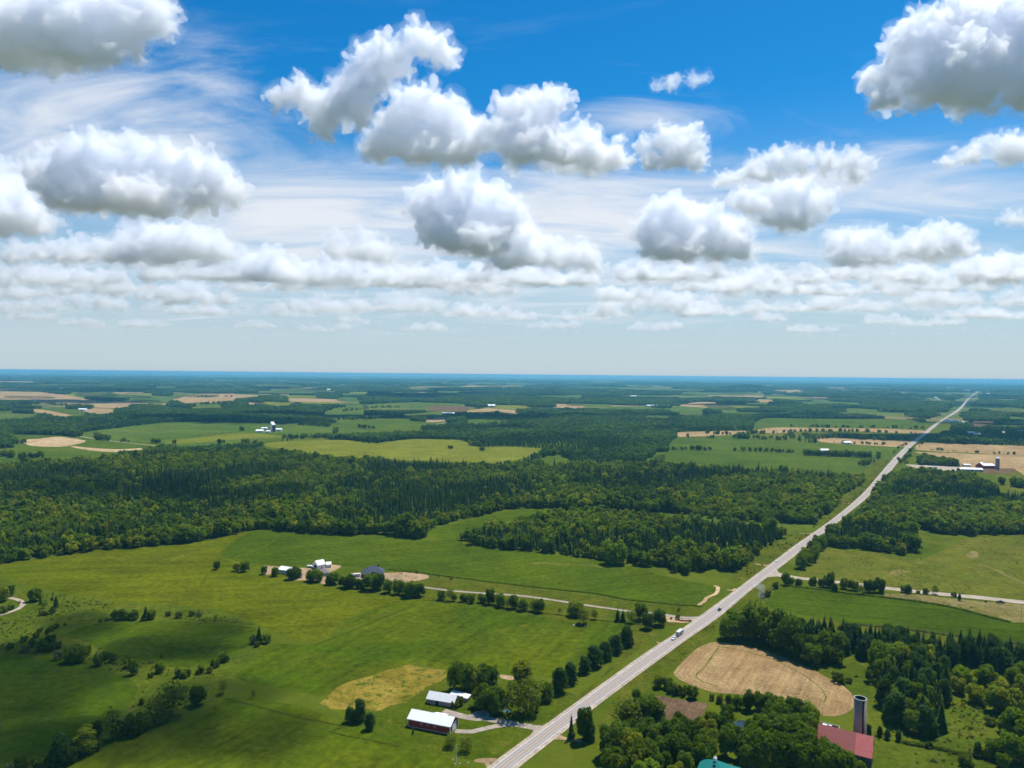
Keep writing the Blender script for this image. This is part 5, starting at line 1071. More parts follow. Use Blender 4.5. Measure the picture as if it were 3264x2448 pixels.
hS = 130 * .25497 * sp.y / F
MB().lathe([(3.6, 0), (3.6, hS)], n=28).build('wall', M['old_concrete'], s2, True); MB().lathe([(3.75, hS - .1), (3.5, hS + 1.4), (2.4, hS + 2.6), (0, hS + 3.2)], n=28).build('dome', M['white_metal'], s2, True)
for k in range(6): MB().lathe([(3.61, 2 + k * 3.2), (3.68, 2.1 + k * 3.2), (3.61, 2.2 + k * 3.2)], n=28).build('hoop', M['old_concrete'], s2, True)
for x0, x1, yy, lab in ((1012, 1065, 290, 'silver stock trailer on the gravel of the far farmyard'), (1072, 1128, 291, 'second silver stock trailer in the far farmyard')):
    a, b = gnd(*zp('n', x0, yy)), gnd(*zp('n', x1, yy + 2)); L = (b - a).length; e = tag(empty('stock_trailer', a, math.atan2((b - a).y, (b - a).x)), lab, 'trailer', 'stock trailers')
    MB().box(0, 0, .9, L, 2.6, 3.9).build('body', M['grey_metal'], e); MB().box(L * .05, -.03, 2.3, L * .95, 0, 3.0).build('vent_band', M['darkness'], e)
    for f in (.25, .35, .75, .85): MB().tube((L * f, -.02, .5), (L * f, 2.62, .5), .5, .5, 12).build('wheel', M['rubber'], e)

# grain block far left
gp = gnd(*zp('o', 1195, 625)); k = gp.y / F * .09042
gb = tag(empty('grain_elevator', gp, R(-38)), 'tall block shaped grain building with a slanted white roof', 'building')
A_, B_ = 9.5, 10.5; Hh = 21.0
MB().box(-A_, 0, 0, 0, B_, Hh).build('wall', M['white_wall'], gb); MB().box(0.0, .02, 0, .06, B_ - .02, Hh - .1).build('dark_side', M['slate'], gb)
MB().prism([(-A_ - .3, Hh + .05), (.3, Hh + .05), (-A_ - .3, Hh + 9.0)], -.3, B_ + .3).build('roof', M['white_metal'], gb)
[MB().box(-A_ * f - .8, -.06, 3, -A_ * f + .8, 0, 17).build('chute', M['white_wall'], gb) for f in (.3, .7)]
def far_shed(zk, x0, x1, y, depth, eave, ridge, wall, roof, label, name='farm_shed', along=True):
    a, b = gnd(*zp(zk, x0, y)), gnd(*zp(zk, x1, y)); e, L = gable(name, label, 'building', a, b, depth, eave, ridge, wall, roof, 'distant farm buildings', along=along)
    panel(e, 'door', 'darkness', L * .4, L * .55, 0, eave * .7); return e
far_shed('o', 600, 860, 640, 26, 4, 7.5, 'grey_wall', 'white_metal', 'low white roofed barn left of the grain building')
far_shed('o', 960, 1110, 650, 12, 4, 6, 'white_wall', 'white_metal', 'small white shed before the grain building')
far_shed('o', 800, 1010, 560, 14, 6, 8, 'grey_wall', 'white_metal', 'white roofed shed behind the low barn and left of the grain building')
far_shed('o', 1310, 1510, 600, 18, 5.5, 8, 'white_wall', 'white_metal', 'white shed right of the grain building')
far_shed('n', -30, 60, -18, 16, 4, 7, 'white_wall', 'white_metal', 'white roofed house behind the spruce row left of the highway', 'farm_house')
far_shed('C', 985, 1035, 552, 14, 4, 7, 'white_wall', 'white_metal', 'second white roof behind the spruce row left of the highway', 'farm_house')
LIST = [('C', 1102, 1175, 224, 30, 7, 11, 'brick', 'white_metal', 'long red walled building with a pale roof in the far woods right of centre'),
 ('C', 1300, 1345, 216, 40, 7, 10, 'white_wall', 'white_metal', 'long white building right of the red walled building in the far woods'),
 ('C', 1180, 1235, 206, 40, 6, 9, 'white_wall', 'white_metal', 'pale building behind the red walled building in the far woods'),
 ('C', -70, 62, 277, 30, 6, 9, 'white_wall', 'white_metal', 'very long white poultry barn near the tan field at centre right'),
 ('C', 66, 104, 250, 24, 6, 10, 'white_wall', 'white_metal', 'white barn just behind the long poultry barn'),
 ('C', 605, 635, 194, 30, 7, 11, 'white_wall', 'white_metal', 'tiny white barn below the wooded hill'),
 ('B', 1118, 1164, 298, 30, 9, 16, 'grey_wall', 'white_metal', 'white barn with a peaked roof above the tan field at centre'),
 ('B', 1585, 1680, 332, 26, 6, 9, 'grey_wall', 'white_metal', 'long white roofed barn in the woods left of the tan field'),
 ('B', 826, 890, 348, 22, 8, 12, 'dark_wall', 'white_metal', 'dark barn with a white roof beside the bare farmyard'),
 ('B', 880, 930, 344, 22, 5, 8, 'white_wall', 'white_metal', 'white shed right of the dark barn at the bare farmyard'),
 ('B', 425, 478, 502, 14, 5, 8, 'grey_wall', 'grey_metal', 'grey house behind the yellow grain field'),
 ('B', 2035, 2072, 232, 40, 8, 12, 'white_wall', 'white_metal', 'lone white barn far off right of centre'),
 ('B', 85, 106, 193, 40, 14, 20, 'white_wall', 'white_metal', 'small white barn in the far woods left of centre'),
 ('B', 2062, 2110, 280, 26, 6, 10, 'white_wall', 'white_metal', 'white barn at the left end of the poultry barn'),
 ('A', 145, 180, 330, 20, 9, 13, 'grey_wall', 'grey_metal', 'grey silo barn at the far left below the tan field'),
 ('A', 500, 550, 320, 20, 6, 10, 'white_wall', 'white_metal', 'white farmhouse at the tip of the tan field at left'),
 ('A', 380, 405, 190, 40, 12, 17, 'white_wall', 'white_metal', 'white barn above the large tan field at left'),
 ('A', 1715, 1770, 254, 26, 6, 9, 'white_wall', 'white_metal', 'white barn right of the second tan field'),
 ('A', 2100, 2118, 193, 40, 12, 18, 'white_wall', 'white_metal', 'tiny pale barn in blue woods above the grain building'),
 ('e', 800, 935, 1010, 45, 7, 11, 'white_wall', 'grey_metal', 'wide pale warehouse right of the highway in cloud shadow'),
 ('e', 1150, 1290, 1240, 26, 5, 8, 'grey_wall', 'grey_metal', 'long grey depot beside the village yard'),
 ('e', 1300, 1340, 1255, 16, 4, 6, 'white_wall', 'white_metal', 'small white hut at the village yard'),
 ('e', 2165, 2240, 1265, 30, 12, 16, 'white_wall', 'grey_metal', 'tall pale hall at the right edge of the picture'),
 ('e', 2080, 2140, 1290, 24, 6, 9, 'grey_wall', 'grey_metal', 'grey shed left of the tall pale hall'),
 ('e', 725, 790, 492, 60, 9, 14, 'white_wall', 'white_metal', 'white house in far woods left of the highway end'),
 ('e', 510, 540, 560, 40, 12, 18, 'white_wall', 'white_metal', 'tall white house left of the far highway'),
 ('e', 550, 585, 578, 30, 6, 9, 'white_wall', 'white_metal', 'low white shed right of the tall white house'),
 ('e', 1130, 1170, 412, 80, 14, 22, 'white_wall', 'white_metal', 'far white shop left of the highway end'),
 ('e', 775, 815, 362, 90, 15, 24, 'white_wall', 'white_metal', 'white block in the blue distance left of the highway'),
 ('e', 850, 900, 360, 90, 12, 20, 'white_wall', 'white_metal', 'white row in the blue distance, right of the white block'),
 ('e', 1550, 1620, 424, 80, 14, 20, 'white_wall', 'white_metal', 'white hall in the blue distance right of the highway end'),
 ('e', 1535, 1580, 468, 60, 9, 14, 'white_wall', 'white_metal', 'low white hall below the white hall right of the highway end'),
 ('e', 1040, 1065, 1035, 20, 6, 9, 'white_wall', 'white_metal', 'small pale house right of the wide warehouse'),
 ('e', 815, 850, 1226, 16, 5, 8, 'white_wall', 'white_metal', 'small white house left of the grey depot'),
 ('p', 818, 836, 1196.5, 120, 20, 30, 'white_wall', 'white_metal', 'white speck of a hall on the left horizon')]
for zk, x0, x1, y, dp, ev, rd, wl, rf_, lab in LIST: far_shed(zk, x0, x1, y, dp, ev, rd, wl, rf_, lab)
mt = gnd(1013, 1196.5); mast = tag(empty('radio_mast', mt), 'thin white radio mast on the horizon left of centre', 'mast')
for a, b, r0 in ((0, 70, 4.0), (70, 130, 2.6)): MB().tube((0, 0, a), (0, 0, b), r0, r0 * .6, 8).build('mast_section', M['trim'], mast)
MB().lathe([(0, 126), (8, 130), (9, 138), (4, 144), (0, 145)], n=12).build('tank', M['trim'], mast, True)

# ------------------------------------------------------------------ vehicles
def heading(pa, pb): d = gnd(*pb) - gnd(*pa); return math.atan2(d.y, d.x)
def vehicle(name, label, pos, rz, paint, kind, cat='car'):
    e = tag(empty(name, pos + Vector((0, 0, .22)), rz), label, cat); Lh, Wd = (2.9, .98) if kind == 'pickup' else (2.3, .9)
    if kind == 'pickup':
        body = [(-2.9, .45), (2.7, .45), (2.9, .7), (2.85, 1.05), (1.35, 1.15), (-.75, 1.15), (-2.85, 1.12)]
        cab = [(1.35, 1.14), (.75, 1.85), (-.65, 1.88), (-.85, 1.14)]
    else:
        body = [(-2.2, .35), (2.15, .35), (2.3, .6), (2.2, .85), (1.15, .98), (-1.5, 1.0), (-2.25, .95)]
        cab = [(1.15, .97), (.35, 1.48), (-1.1, 1.5), (-1.85, .97)]
    MB().prism(body, -Wd, Wd).build('body', M[paint], e)
    c = MB().prism(cab, -Wd * .84, Wd * .84).build('cabin', M[paint], e)
    (x0, z0), (x1, z1), (x2, z2), (x3, z3) = cab
    for s in (-1, 1):
        y = s * (Wd * .84 + .012)
        q = [(x0 - .35, y, z0 + .08), (x1 - .05, y, z1 - .12), (x2 + .08, y, z2 - .12), (x3 + .3, y, z3 + .08)]
        MB().add(q, [(0, 1, 2, 3)] if s < 0 else [(3, 2, 1, 0)]).build('side_window', M['glass'], c)
    n = Vector((z0 - z1, 0, x0 - x1)).normalized(); n = n if n.x > 0 else -n
    lerp = lambda t: Vector((x0 + (x1 - x0) * t, 0, z0 + (z1 - z0) * t)) + n * .015
    a, b = lerp(.1), lerp(.92)
    MB().add([(a.x, -Wd * .75, a.z), (a.x, Wd * .75, a.z), (b.x, Wd * .72, b.z), (b.x, -Wd * .72, b.z)], [(0, 1, 2, 3)]).build('windscreen', M['glass'], c)
    r = .38 if kind == 'pickup' else .33; ax = 1.85 if kind == 'pickup' else 1.4
    for x in (-ax, ax):
        for s in (-1, 1):
            w = MB().tube((x, s * (Wd - .2), r - .2), (x, s * (Wd + .02), r - .2), r, r, 14).build('wheel', M['rubber'], e)
            MB().tube((x, s * (Wd + .02), r - .2), (x, s * (Wd + .04), r - .2), r * .55, r * .5, 10).build('rim', M['trim'], w)
    xf = body[2][0]
    MB().box(xf - .05, -Wd * .9, .42, xf + .06, Wd * .9, .62).build('bumper', M['rubber' if paint != 'car_dark' else 'car_dark'], e)
    for s in (-1, 1): MB().box(xf - .08, s * Wd * .72 - .16, .66, xf + .03, s * Wd * .72 + .16, .82).build('headlight', M['trim'], e)
    if kind == 'pickup': MB().box(-2.75, -Wd * .82, 1.13, -.95, Wd * .82, 1.17).build('bed', M['darkness'], e)
    return e
hz = heading((2200, 2005), (2140, 2052))
vehicle('pickup_truck', 'white pickup truck towing a trailer down the highway', gnd(*zp('b', 1375, 985)), hz, 'car_white', 'pickup', 'truck')
tp = gnd(*zp('b', 1472, 912)); tr = tag(empty('box_trailer', tp + Vector((0, 0, .15)), hz), 'grey boxy trailer hitched behind the white pickup', 'trailer')
MB().prism([(-4.0, .6), (4.0, .6), (4.3, 1.6), (4.0, 3.2), (-4.0, 3.2)], -1.25, 1.25).build('body', M['trailer'], tr)
MB().box(-4.05, -1.3, 3.2, 4.05, 1.3, 3.32).build('roof', M['trailer_top'], tr); MB().box(4.0, -.08, .5, 5.4, .08, .65).build('hitch', M['rubber'], tr)
for x0, x1 in ((-2.6, -1.4), (.4, 2.0)):
    for s in (-1, 1): MB().box(x0, min(s * 1.25, s * 1.27), 1.7, x1, max(s * 1.25, s * 1.27), 2.4).build('window', M['glass'], tr)
for x in (-.9, 0): 
    for s in (-1, 1): MB().tube((x, s * 1.0, .25), (x, s * 1.28, .25), .38, .38, 14).build('wheel', M['rubber'], tr)
vehicle('car', 'dark blue car driving up the middle of the highway', gnd(*zp('b', 2175, 478)), heading((2300, 1935), (2280, 1950)), 'car_dark', 'car')
vehicle('car', 'small white car on the highway near the side road', gnd(*zp('c', 1078, 836)), heading((2510, 1770), (2475, 1797)), 'car_white', 'car')
vehicle('flatbed_truck', 'dark grey truck parked at the edge of the pale side road', gnd(*zp('s', 1670, 598)), R(-12), 'car_grey', 'pickup', 'truck')
vehicle('car', 'white van parked in the gravel yard of the far red barn', gnd(*zp('n', 942, 305)), R(20), 'car_white', 'car')
vehicle('car', 'dark car parked beside the white van in the far yard', gnd(*zp('n', 965, 292)), R(10), 'car_grey', 'car')

# ------------------------------------------------------------------ small things
def pole(name, zk, x, y, h, label, arm=True, r=.13, mat='wood'):
    e = tag(empty(name, gnd(*zp(zk, x, y))), label, 'pole'); MB().tube((0, 0, 0), (0, 0, h), r, r * .7, 8).build('post', M[mat], e)
    if arm: MB().box(-1.1, -.07, h - .8, 1.1, .07, h - .6).build('crossarm', M['wood'], e); [MB().tube((x_, 0, h - .6), (x_, 0, h - .35), .06, .05, 6).build('insulator', M['trim'], e) for x_ in (-.9, 0, .9)]
    return e
pole('utility_pole', 's', 2150, 1010, 10.5, 'wooden utility pole at the right edge in the dry grass')
pole('utility_pole', 'd', 1150, 310, 11, 'thin pale pole beside the spruce row left of the highway', mat='trim')
pole('utility_pole', 'r', 612, 470, 7, 'slim pole at the mouth of the farm lane', arm=False)
fp = pole('flag_pole', 'l', 790, 1585, 8.5, 'slim pale flag pole on the lawn below the red barn', False, .10, 'trim'); MB().lathe([(0, 8.5), (.2, 8.65), (0, 8.8)], n=8).build('finial', M['trim'], fp, True)
for x, y, lab in ((770, 1605, 'white rock at the foot of the flag pole'), (835, 1600, 'pale rock right of the flag pole'), (735, 1545, 'small white rock left of the flag pole'), (960, 1590, 'white and dark rock on the lawn by the highway')):
    v, f = ICO2; rr = np.random.default_rng(int(x)); o = link('rock', npmesh('rock', v * (1 + rr.normal(0, .12, (len(v), 1))) * np.array([.5, .35, .3]), f), M['stone']); o.location = gnd(*zp('l', x, y)) + Vector((0, 0, .2)); tag(o, lab, 'rock')
mb = tag(empty('mail_box', gnd(*zp('l', 1655, 1085))), 'dark mail box post beside the barn driveway', 'mail box'); MB().box(-.07, -.07, 0, .07, .07, 2.6).build('post', M['wood'], mb); MB().box(-.25, -.5, 2.0, .25, .3, 2.5).build('box', M['slate'], mb)
gs = tag(empty('entrance_wall', gnd(*zp('r', 745, 720)), R(-8)), 'curved red brick planter wall at the mouth of the farm lane', 'planter')
for k in range(9):
    a = math.pi * (1.05 + k * .1); x, y = 4.4 * math.cos(a), 1.8 * math.sin(a)
    MB().box(x - .7, y - .35, 0, x + .7, y + .35, .8 + .15 * (k % 2)).build('brick_block', M['flower'], gs)
MB().box(-.22, -2.35, 0, .22, -2.1, 1.5).build('name_post', M['trim'], gs); MB().box(-4.6, -.2, 0, -4.0, .4, 1.7).build('end_pillar', M['flower'], gs)
plant('r', [(590, 700, 115, 'h', .8), (440, 690, 50, 'h'), (605, 520, 100, 'n'), (640, 490, 70, 'p')], 'at the mouth of the farm lane', 'planting at the lane mouth')
rp = gnd(*zp('g', 1350, 475)); rr = random.Random(8)
for k in range(7):
    v, f = ICO2; q = np.random.default_rng(k); o = link('rock', npmesh('rock', v * (1 + q.normal(0, .12, (len(v), 1))) * np.array([1.3, 1.0, .6]) * rr.uniform(.6, 1.1), f), M['stone']); o.location = rp + Vector((rr.uniform(-5, 5), rr.uniform(-2, 2), .25)); tag(o, 'grey rock in the stone pile under the lone airy tree', 'rock', 'stone pile in the field')
plant('g', [(1345, 478, 30, 'h'), (1385, 480, 26, 'h'), (1320, 478, 20, 'h')], 'on the stone pile in the crop', 'weeds on the stone pile')
pc = gnd(*zp('l', 1510, 840))
tp_ = tag(MB().add([(-2.2, -1.2, .05), (1.6, -1.5, .05), (2.4, .9, .05), (-1.5, 1.4, .05), (0, 0, .7)], [(0, 1, 4), (1, 2, 4), (2, 3, 4), (3, 0, 4), (3, 2, 1, 0)]).build('blue_tarp', plain('blue_tarp', (.05, .22, .30), .5)), 'blue tarp over a low heap under the airy trees', 'tarp'); tp_.location = pc

# field boundaries: strips of tall uncut grass along old fence lines
def grass_line(pix, w, h, n, label, mat='leafH'):
    P = densify([gnd(x, y) for x, y in pix], .2, 5, False); rr = np.random.default_rng(len(P)); L = [0]
    for a, b in zip(P, P[1:]): L.append(L[-1] + (b - a).length)
    t = rr.uniform(0, L[-1], n); i = np.clip(np.searchsorted(L, t) - 1, 0, len(P) - 2); A = np.array([p[:] for p in P]); LA = np.array(L)
    f = ((t - LA[i]) / (LA[i + 1] - LA[i] + 1e-6))[:, None]; Q = A[i] * (1 - f) + A[i + 1] * f
    Q[:, :2] += rr.normal(0, w, (n, 2)); Q[:, 2] = rr.uniform(.1, h, n)
    V, Fc = leaf_quads(rr, Q, rr.normal(0, .6, (n, 3)) + np.array([0, 0, .7]), h * .5); me = npmesh('grass_line', V, Fc); me.materials.append(M[mat])
    o = link('grass_line', me); tag(o, label, 'tall grass', kind='stuff')
grass_line([(1238, 1816), (1403, 1836), (1617, 1863), (1796, 1883), (1900, 1894), (1999, 1913), (2135, 1927), (2240, 1934)], .35, .9, 2600, 'dark line of tall grass between crop and lane')
grass_line(zl('k', (240, 226), (500, 252), (800, 291), (1100, 324), (1500, 378), (1750, 431), (1900, 473), (2100, 523)), .5, 1.2, 2400, 'tall grass along the top of the deep green crop')
grass_line(zl('k', (850, 542), (1250, 583), (1600, 628), (2300, 716)), .4, 1.0, 1400, 'tall grass along the bottom of the deep green crop')
grass_line(zl('j', (920, 1290), (1100, 1330), (1300, 1360), (1500, 1410), (1680, 1430)), .5, 1.1, 900, 'tall grass line below the conifer clump')
grass_line(zl('D', (1440, 1060), (1700, 1125), (1950, 1190), (2212, 1240)) + zl('E', (100, 1275), (330, 1320), (560, 1370)), .35, .5, 1600, 'rough grass line across the lower left crop', 'leafA')
grass_line(zl('E', (0, 722), (200, 645), (400, 560), (640, 465)), .3, .45, 1500, 'faint grass line across the middle crop', 'leafA')
grass_line(zl('g', (120, 280), (500, 308), (800, 350), (1200, 400), (1460, 432), (1700, 460), (1840, 475)), .4, .6, 1600, 'tall grass under the lane trees')
rq = random.Random(12)
#SKY
# ------------------------------------------------------------------ clouds
def cloud_mat(name, dens):
    m = bpy.data.materials.new(name); m.use_nodes = True; t = m.node_tree; t.nodes.clear()
    v = N(t, 'ShaderNodeVolumePrincipled'); v.inputs['Color'].default_value = (.975, .983, 1, 1); v.inputs['Density'].default_value = dens; v.inputs['Anisotropy'].default_value = CANI  # slight blue in the colour stands in for haze before the clouds
    o = N(t, 'ShaderNodeOutputMaterial'); t.links.new(v.outputs[0], o.inputs['Volume']); return m
SHOP = bpy.data.scenes.new('cloud_workshop')      # modifiers are applied in a scratch scene, removed at the end
def baked(ob):
    vl = SHOP.view_layers[0]; vl.update(); return bpy.data.meshes.new_from_object(ob.evaluated_get(vl.depsgraph))
TEX = {}
def tex(kind, scale, depth):
    k = (kind, round(scale, 1), depth)
    if k not in TEX:
        t = bpy.data.textures.new('billow', kind); t.noise_scale = scale
        if kind == 'CLOUDS': t.noise_depth = depth
        TEX[k] = t
    return TEX[k]
CDENS, CANI = .034, .35
CLOUDBASE = 1000.0     # height of the cloud bases above the camera
def cloud(lobes, yb, label, group=None, dens=1.0, flat=True, seed=0, deep=.55, detail=1.0, grow=1.0, fringe=True):
    """lobes: (x, y, r) in photograph pixels; the base row fixes the distance through the common cloud base height"""
    rnd = random.Random(seed + int(lobes[0][0])); cx = sum(l[0] for l in lobes) / len(lobes)
    yh = 1178 + cx * .0098; Y = F * CLOUDBASE / max(yh - yb, 18); k = Y / F; base = at(cx, yb, Y); S = []
    mr = sorted(l[2] for l in lobes)[len(lobes) // 2] * grow; q0 = min(1.0, mr / 62)
    for x, y, r in lobes:
        Rr = r * k * grow
        lowl = max(0.0, min(1.0, 1.9 - (yb - y) / (1.1 * r * grow)))       # lower lobes swell out towards the viewer and away: a mound, not a disc
        for p, R0 in ((at(x, y, Y + rnd.uniform(-deep, deep) * Rr) - base, Rr), (at(x + rnd.uniform(-.5, .5) * r, y + rnd.uniform(.1, .4) * r, Y - (.35 + .85 * lowl) * Rr) - base, Rr * .8)):
            Rr = R0; S.append((*p, Rr * .94))
            for q in range(14):
                u = Vector((rnd.gauss(0, 1), rnd.gauss(0, 1), rnd.gauss(.3, 1))).normalized(); r1 = Rr * rnd.uniform(.20, .46); p1 = p + u * Rr * rnd.uniform(.78, 1.05)
                if flat and p1.z - r1 * .5 < 0: continue
                S.append((*p1, r1))
                for q2 in range(2):
                    u2 = (u + Vector((rnd.gauss(0, .7), rnd.gauss(0, .7), rnd.gauss(.2, .7)))).normalized(); p2 = p1 + u2 * r1 * .98
                    if not (flat and p2.z < 0): S.append((*p2, r1 * rnd.uniform(.32, .55)))
    S = np.array(S); n = len(S); iv, jf = ICO2
    V = (iv[None] * S[:, None, 3:4] + S[:, None, :3]).reshape(-1, 3); Fc = (jf[None] + (np.arange(n) * len(iv))[:, None, None]).reshape(-1, 3)
    if flat:
        low = V[:, 2] < 0; V[low, 2] *= .18
    me = npmesh('cloud', V, Fc); ob = bpy.data.objects.new('cloud_source', me); SHOP.collection.objects.link(ob)
    vx = (5.0 if yb < 700 else 6.6) * k / detail * max(.70, q0)
    rm = ob.modifiers.new('r', 'REMESH'); rm.mode = 'VOXEL'; rm.voxel_size = vx
    for kind, s_, st, ml, dp in (('VORONOI', 70, -36, .2, 0), ('CLOUDS', 44, 26, .5, 3), ('VORONOI', 25, -22, .2, 0), ('CLOUDS', 14, 17, .5, 3)):
        dm = ob.modifiers.new('d', 'DISPLACE'); dm.texture = tex(kind, s_ * k * q0, dp); dm.texture_coords = 'LOCAL'; dm.strength = st * k * q0; dm.mid_level = ml
    rm = ob.modifiers.new('r2', 'REMESH'); rm.mode = 'VOXEL'; rm.voxel_size = vx * .85
    out = baked(ob); bpy.data.objects.remove(ob); bpy.data.meshes.remove(me)
    out.materials.clear(); out.materials.append(cloud_mat('cloud_vapour', CDENS / k * dens)); out.name = 'cloud'
    o = bpy.data.objects.new('cloud', out); C.objects.link(o); o.location = base; tag(o, label, 'cloud', group)
    if fringe:
        S2 = S[S[:, 3] > .25 * mr * k]; S2 = S2[rg.random(len(S2)) < .75]; n = len(S2); R2 = S2[:, 3:4] + 7 * k * q0
        V = (iv[None] * R2[:, None, :] + S2[:, None, :3]).reshape(-1, 3); Fc = (jf[None] + (np.arange(n) * len(iv))[:, None, None]).reshape(-1, 3)
        if flat:
            low = V[:, 2] < -6 * k; V[low, 2] = -6 * k + (V[low, 2] + 6 * k) * .3
        me = npmesh('fringe', V, Fc); ob = bpy.data.objects.new('cloud_source', me); SHOP.collection.objects.link(ob)
        rm = ob.modifiers.new('r', 'REMESH'); rm.mode = 'VOXEL'; rm.voxel_size = vx * 1.6
        for s_, st, dp in ((34, 34, 2), (15, 26, 3)):
            dm = ob.modifiers.new('d', 'DISPLACE'); dm.texture = tex('CLOUDS', s_ * k * q0, dp); dm.texture_coords = 'LOCAL'; dm.strength = st * k * q0; dm.mid_level = .5
        rm = ob.modifiers.new('r2', 'REMESH'); rm.mode = 'VOXEL'; rm.voxel_size = vx * 1.35
        f2 = baked(ob); bpy.data.objects.remove(ob); bpy.data.meshes.remove(me)
        f2.materials.clear(); f2.materials.append(cloud_mat('cloud_fringe', CDENS / k * dens * .07)); link('wispy_fringe', f2, None, o)
    return o
ks = 1632 / 2212
def Ls(*p): return [(x * ks, y * ks, r * ks) for x, y, r in p]
def Rs(*p): return [(1632 + x * ks, y * ks, r * ks) for x, y, r in p]
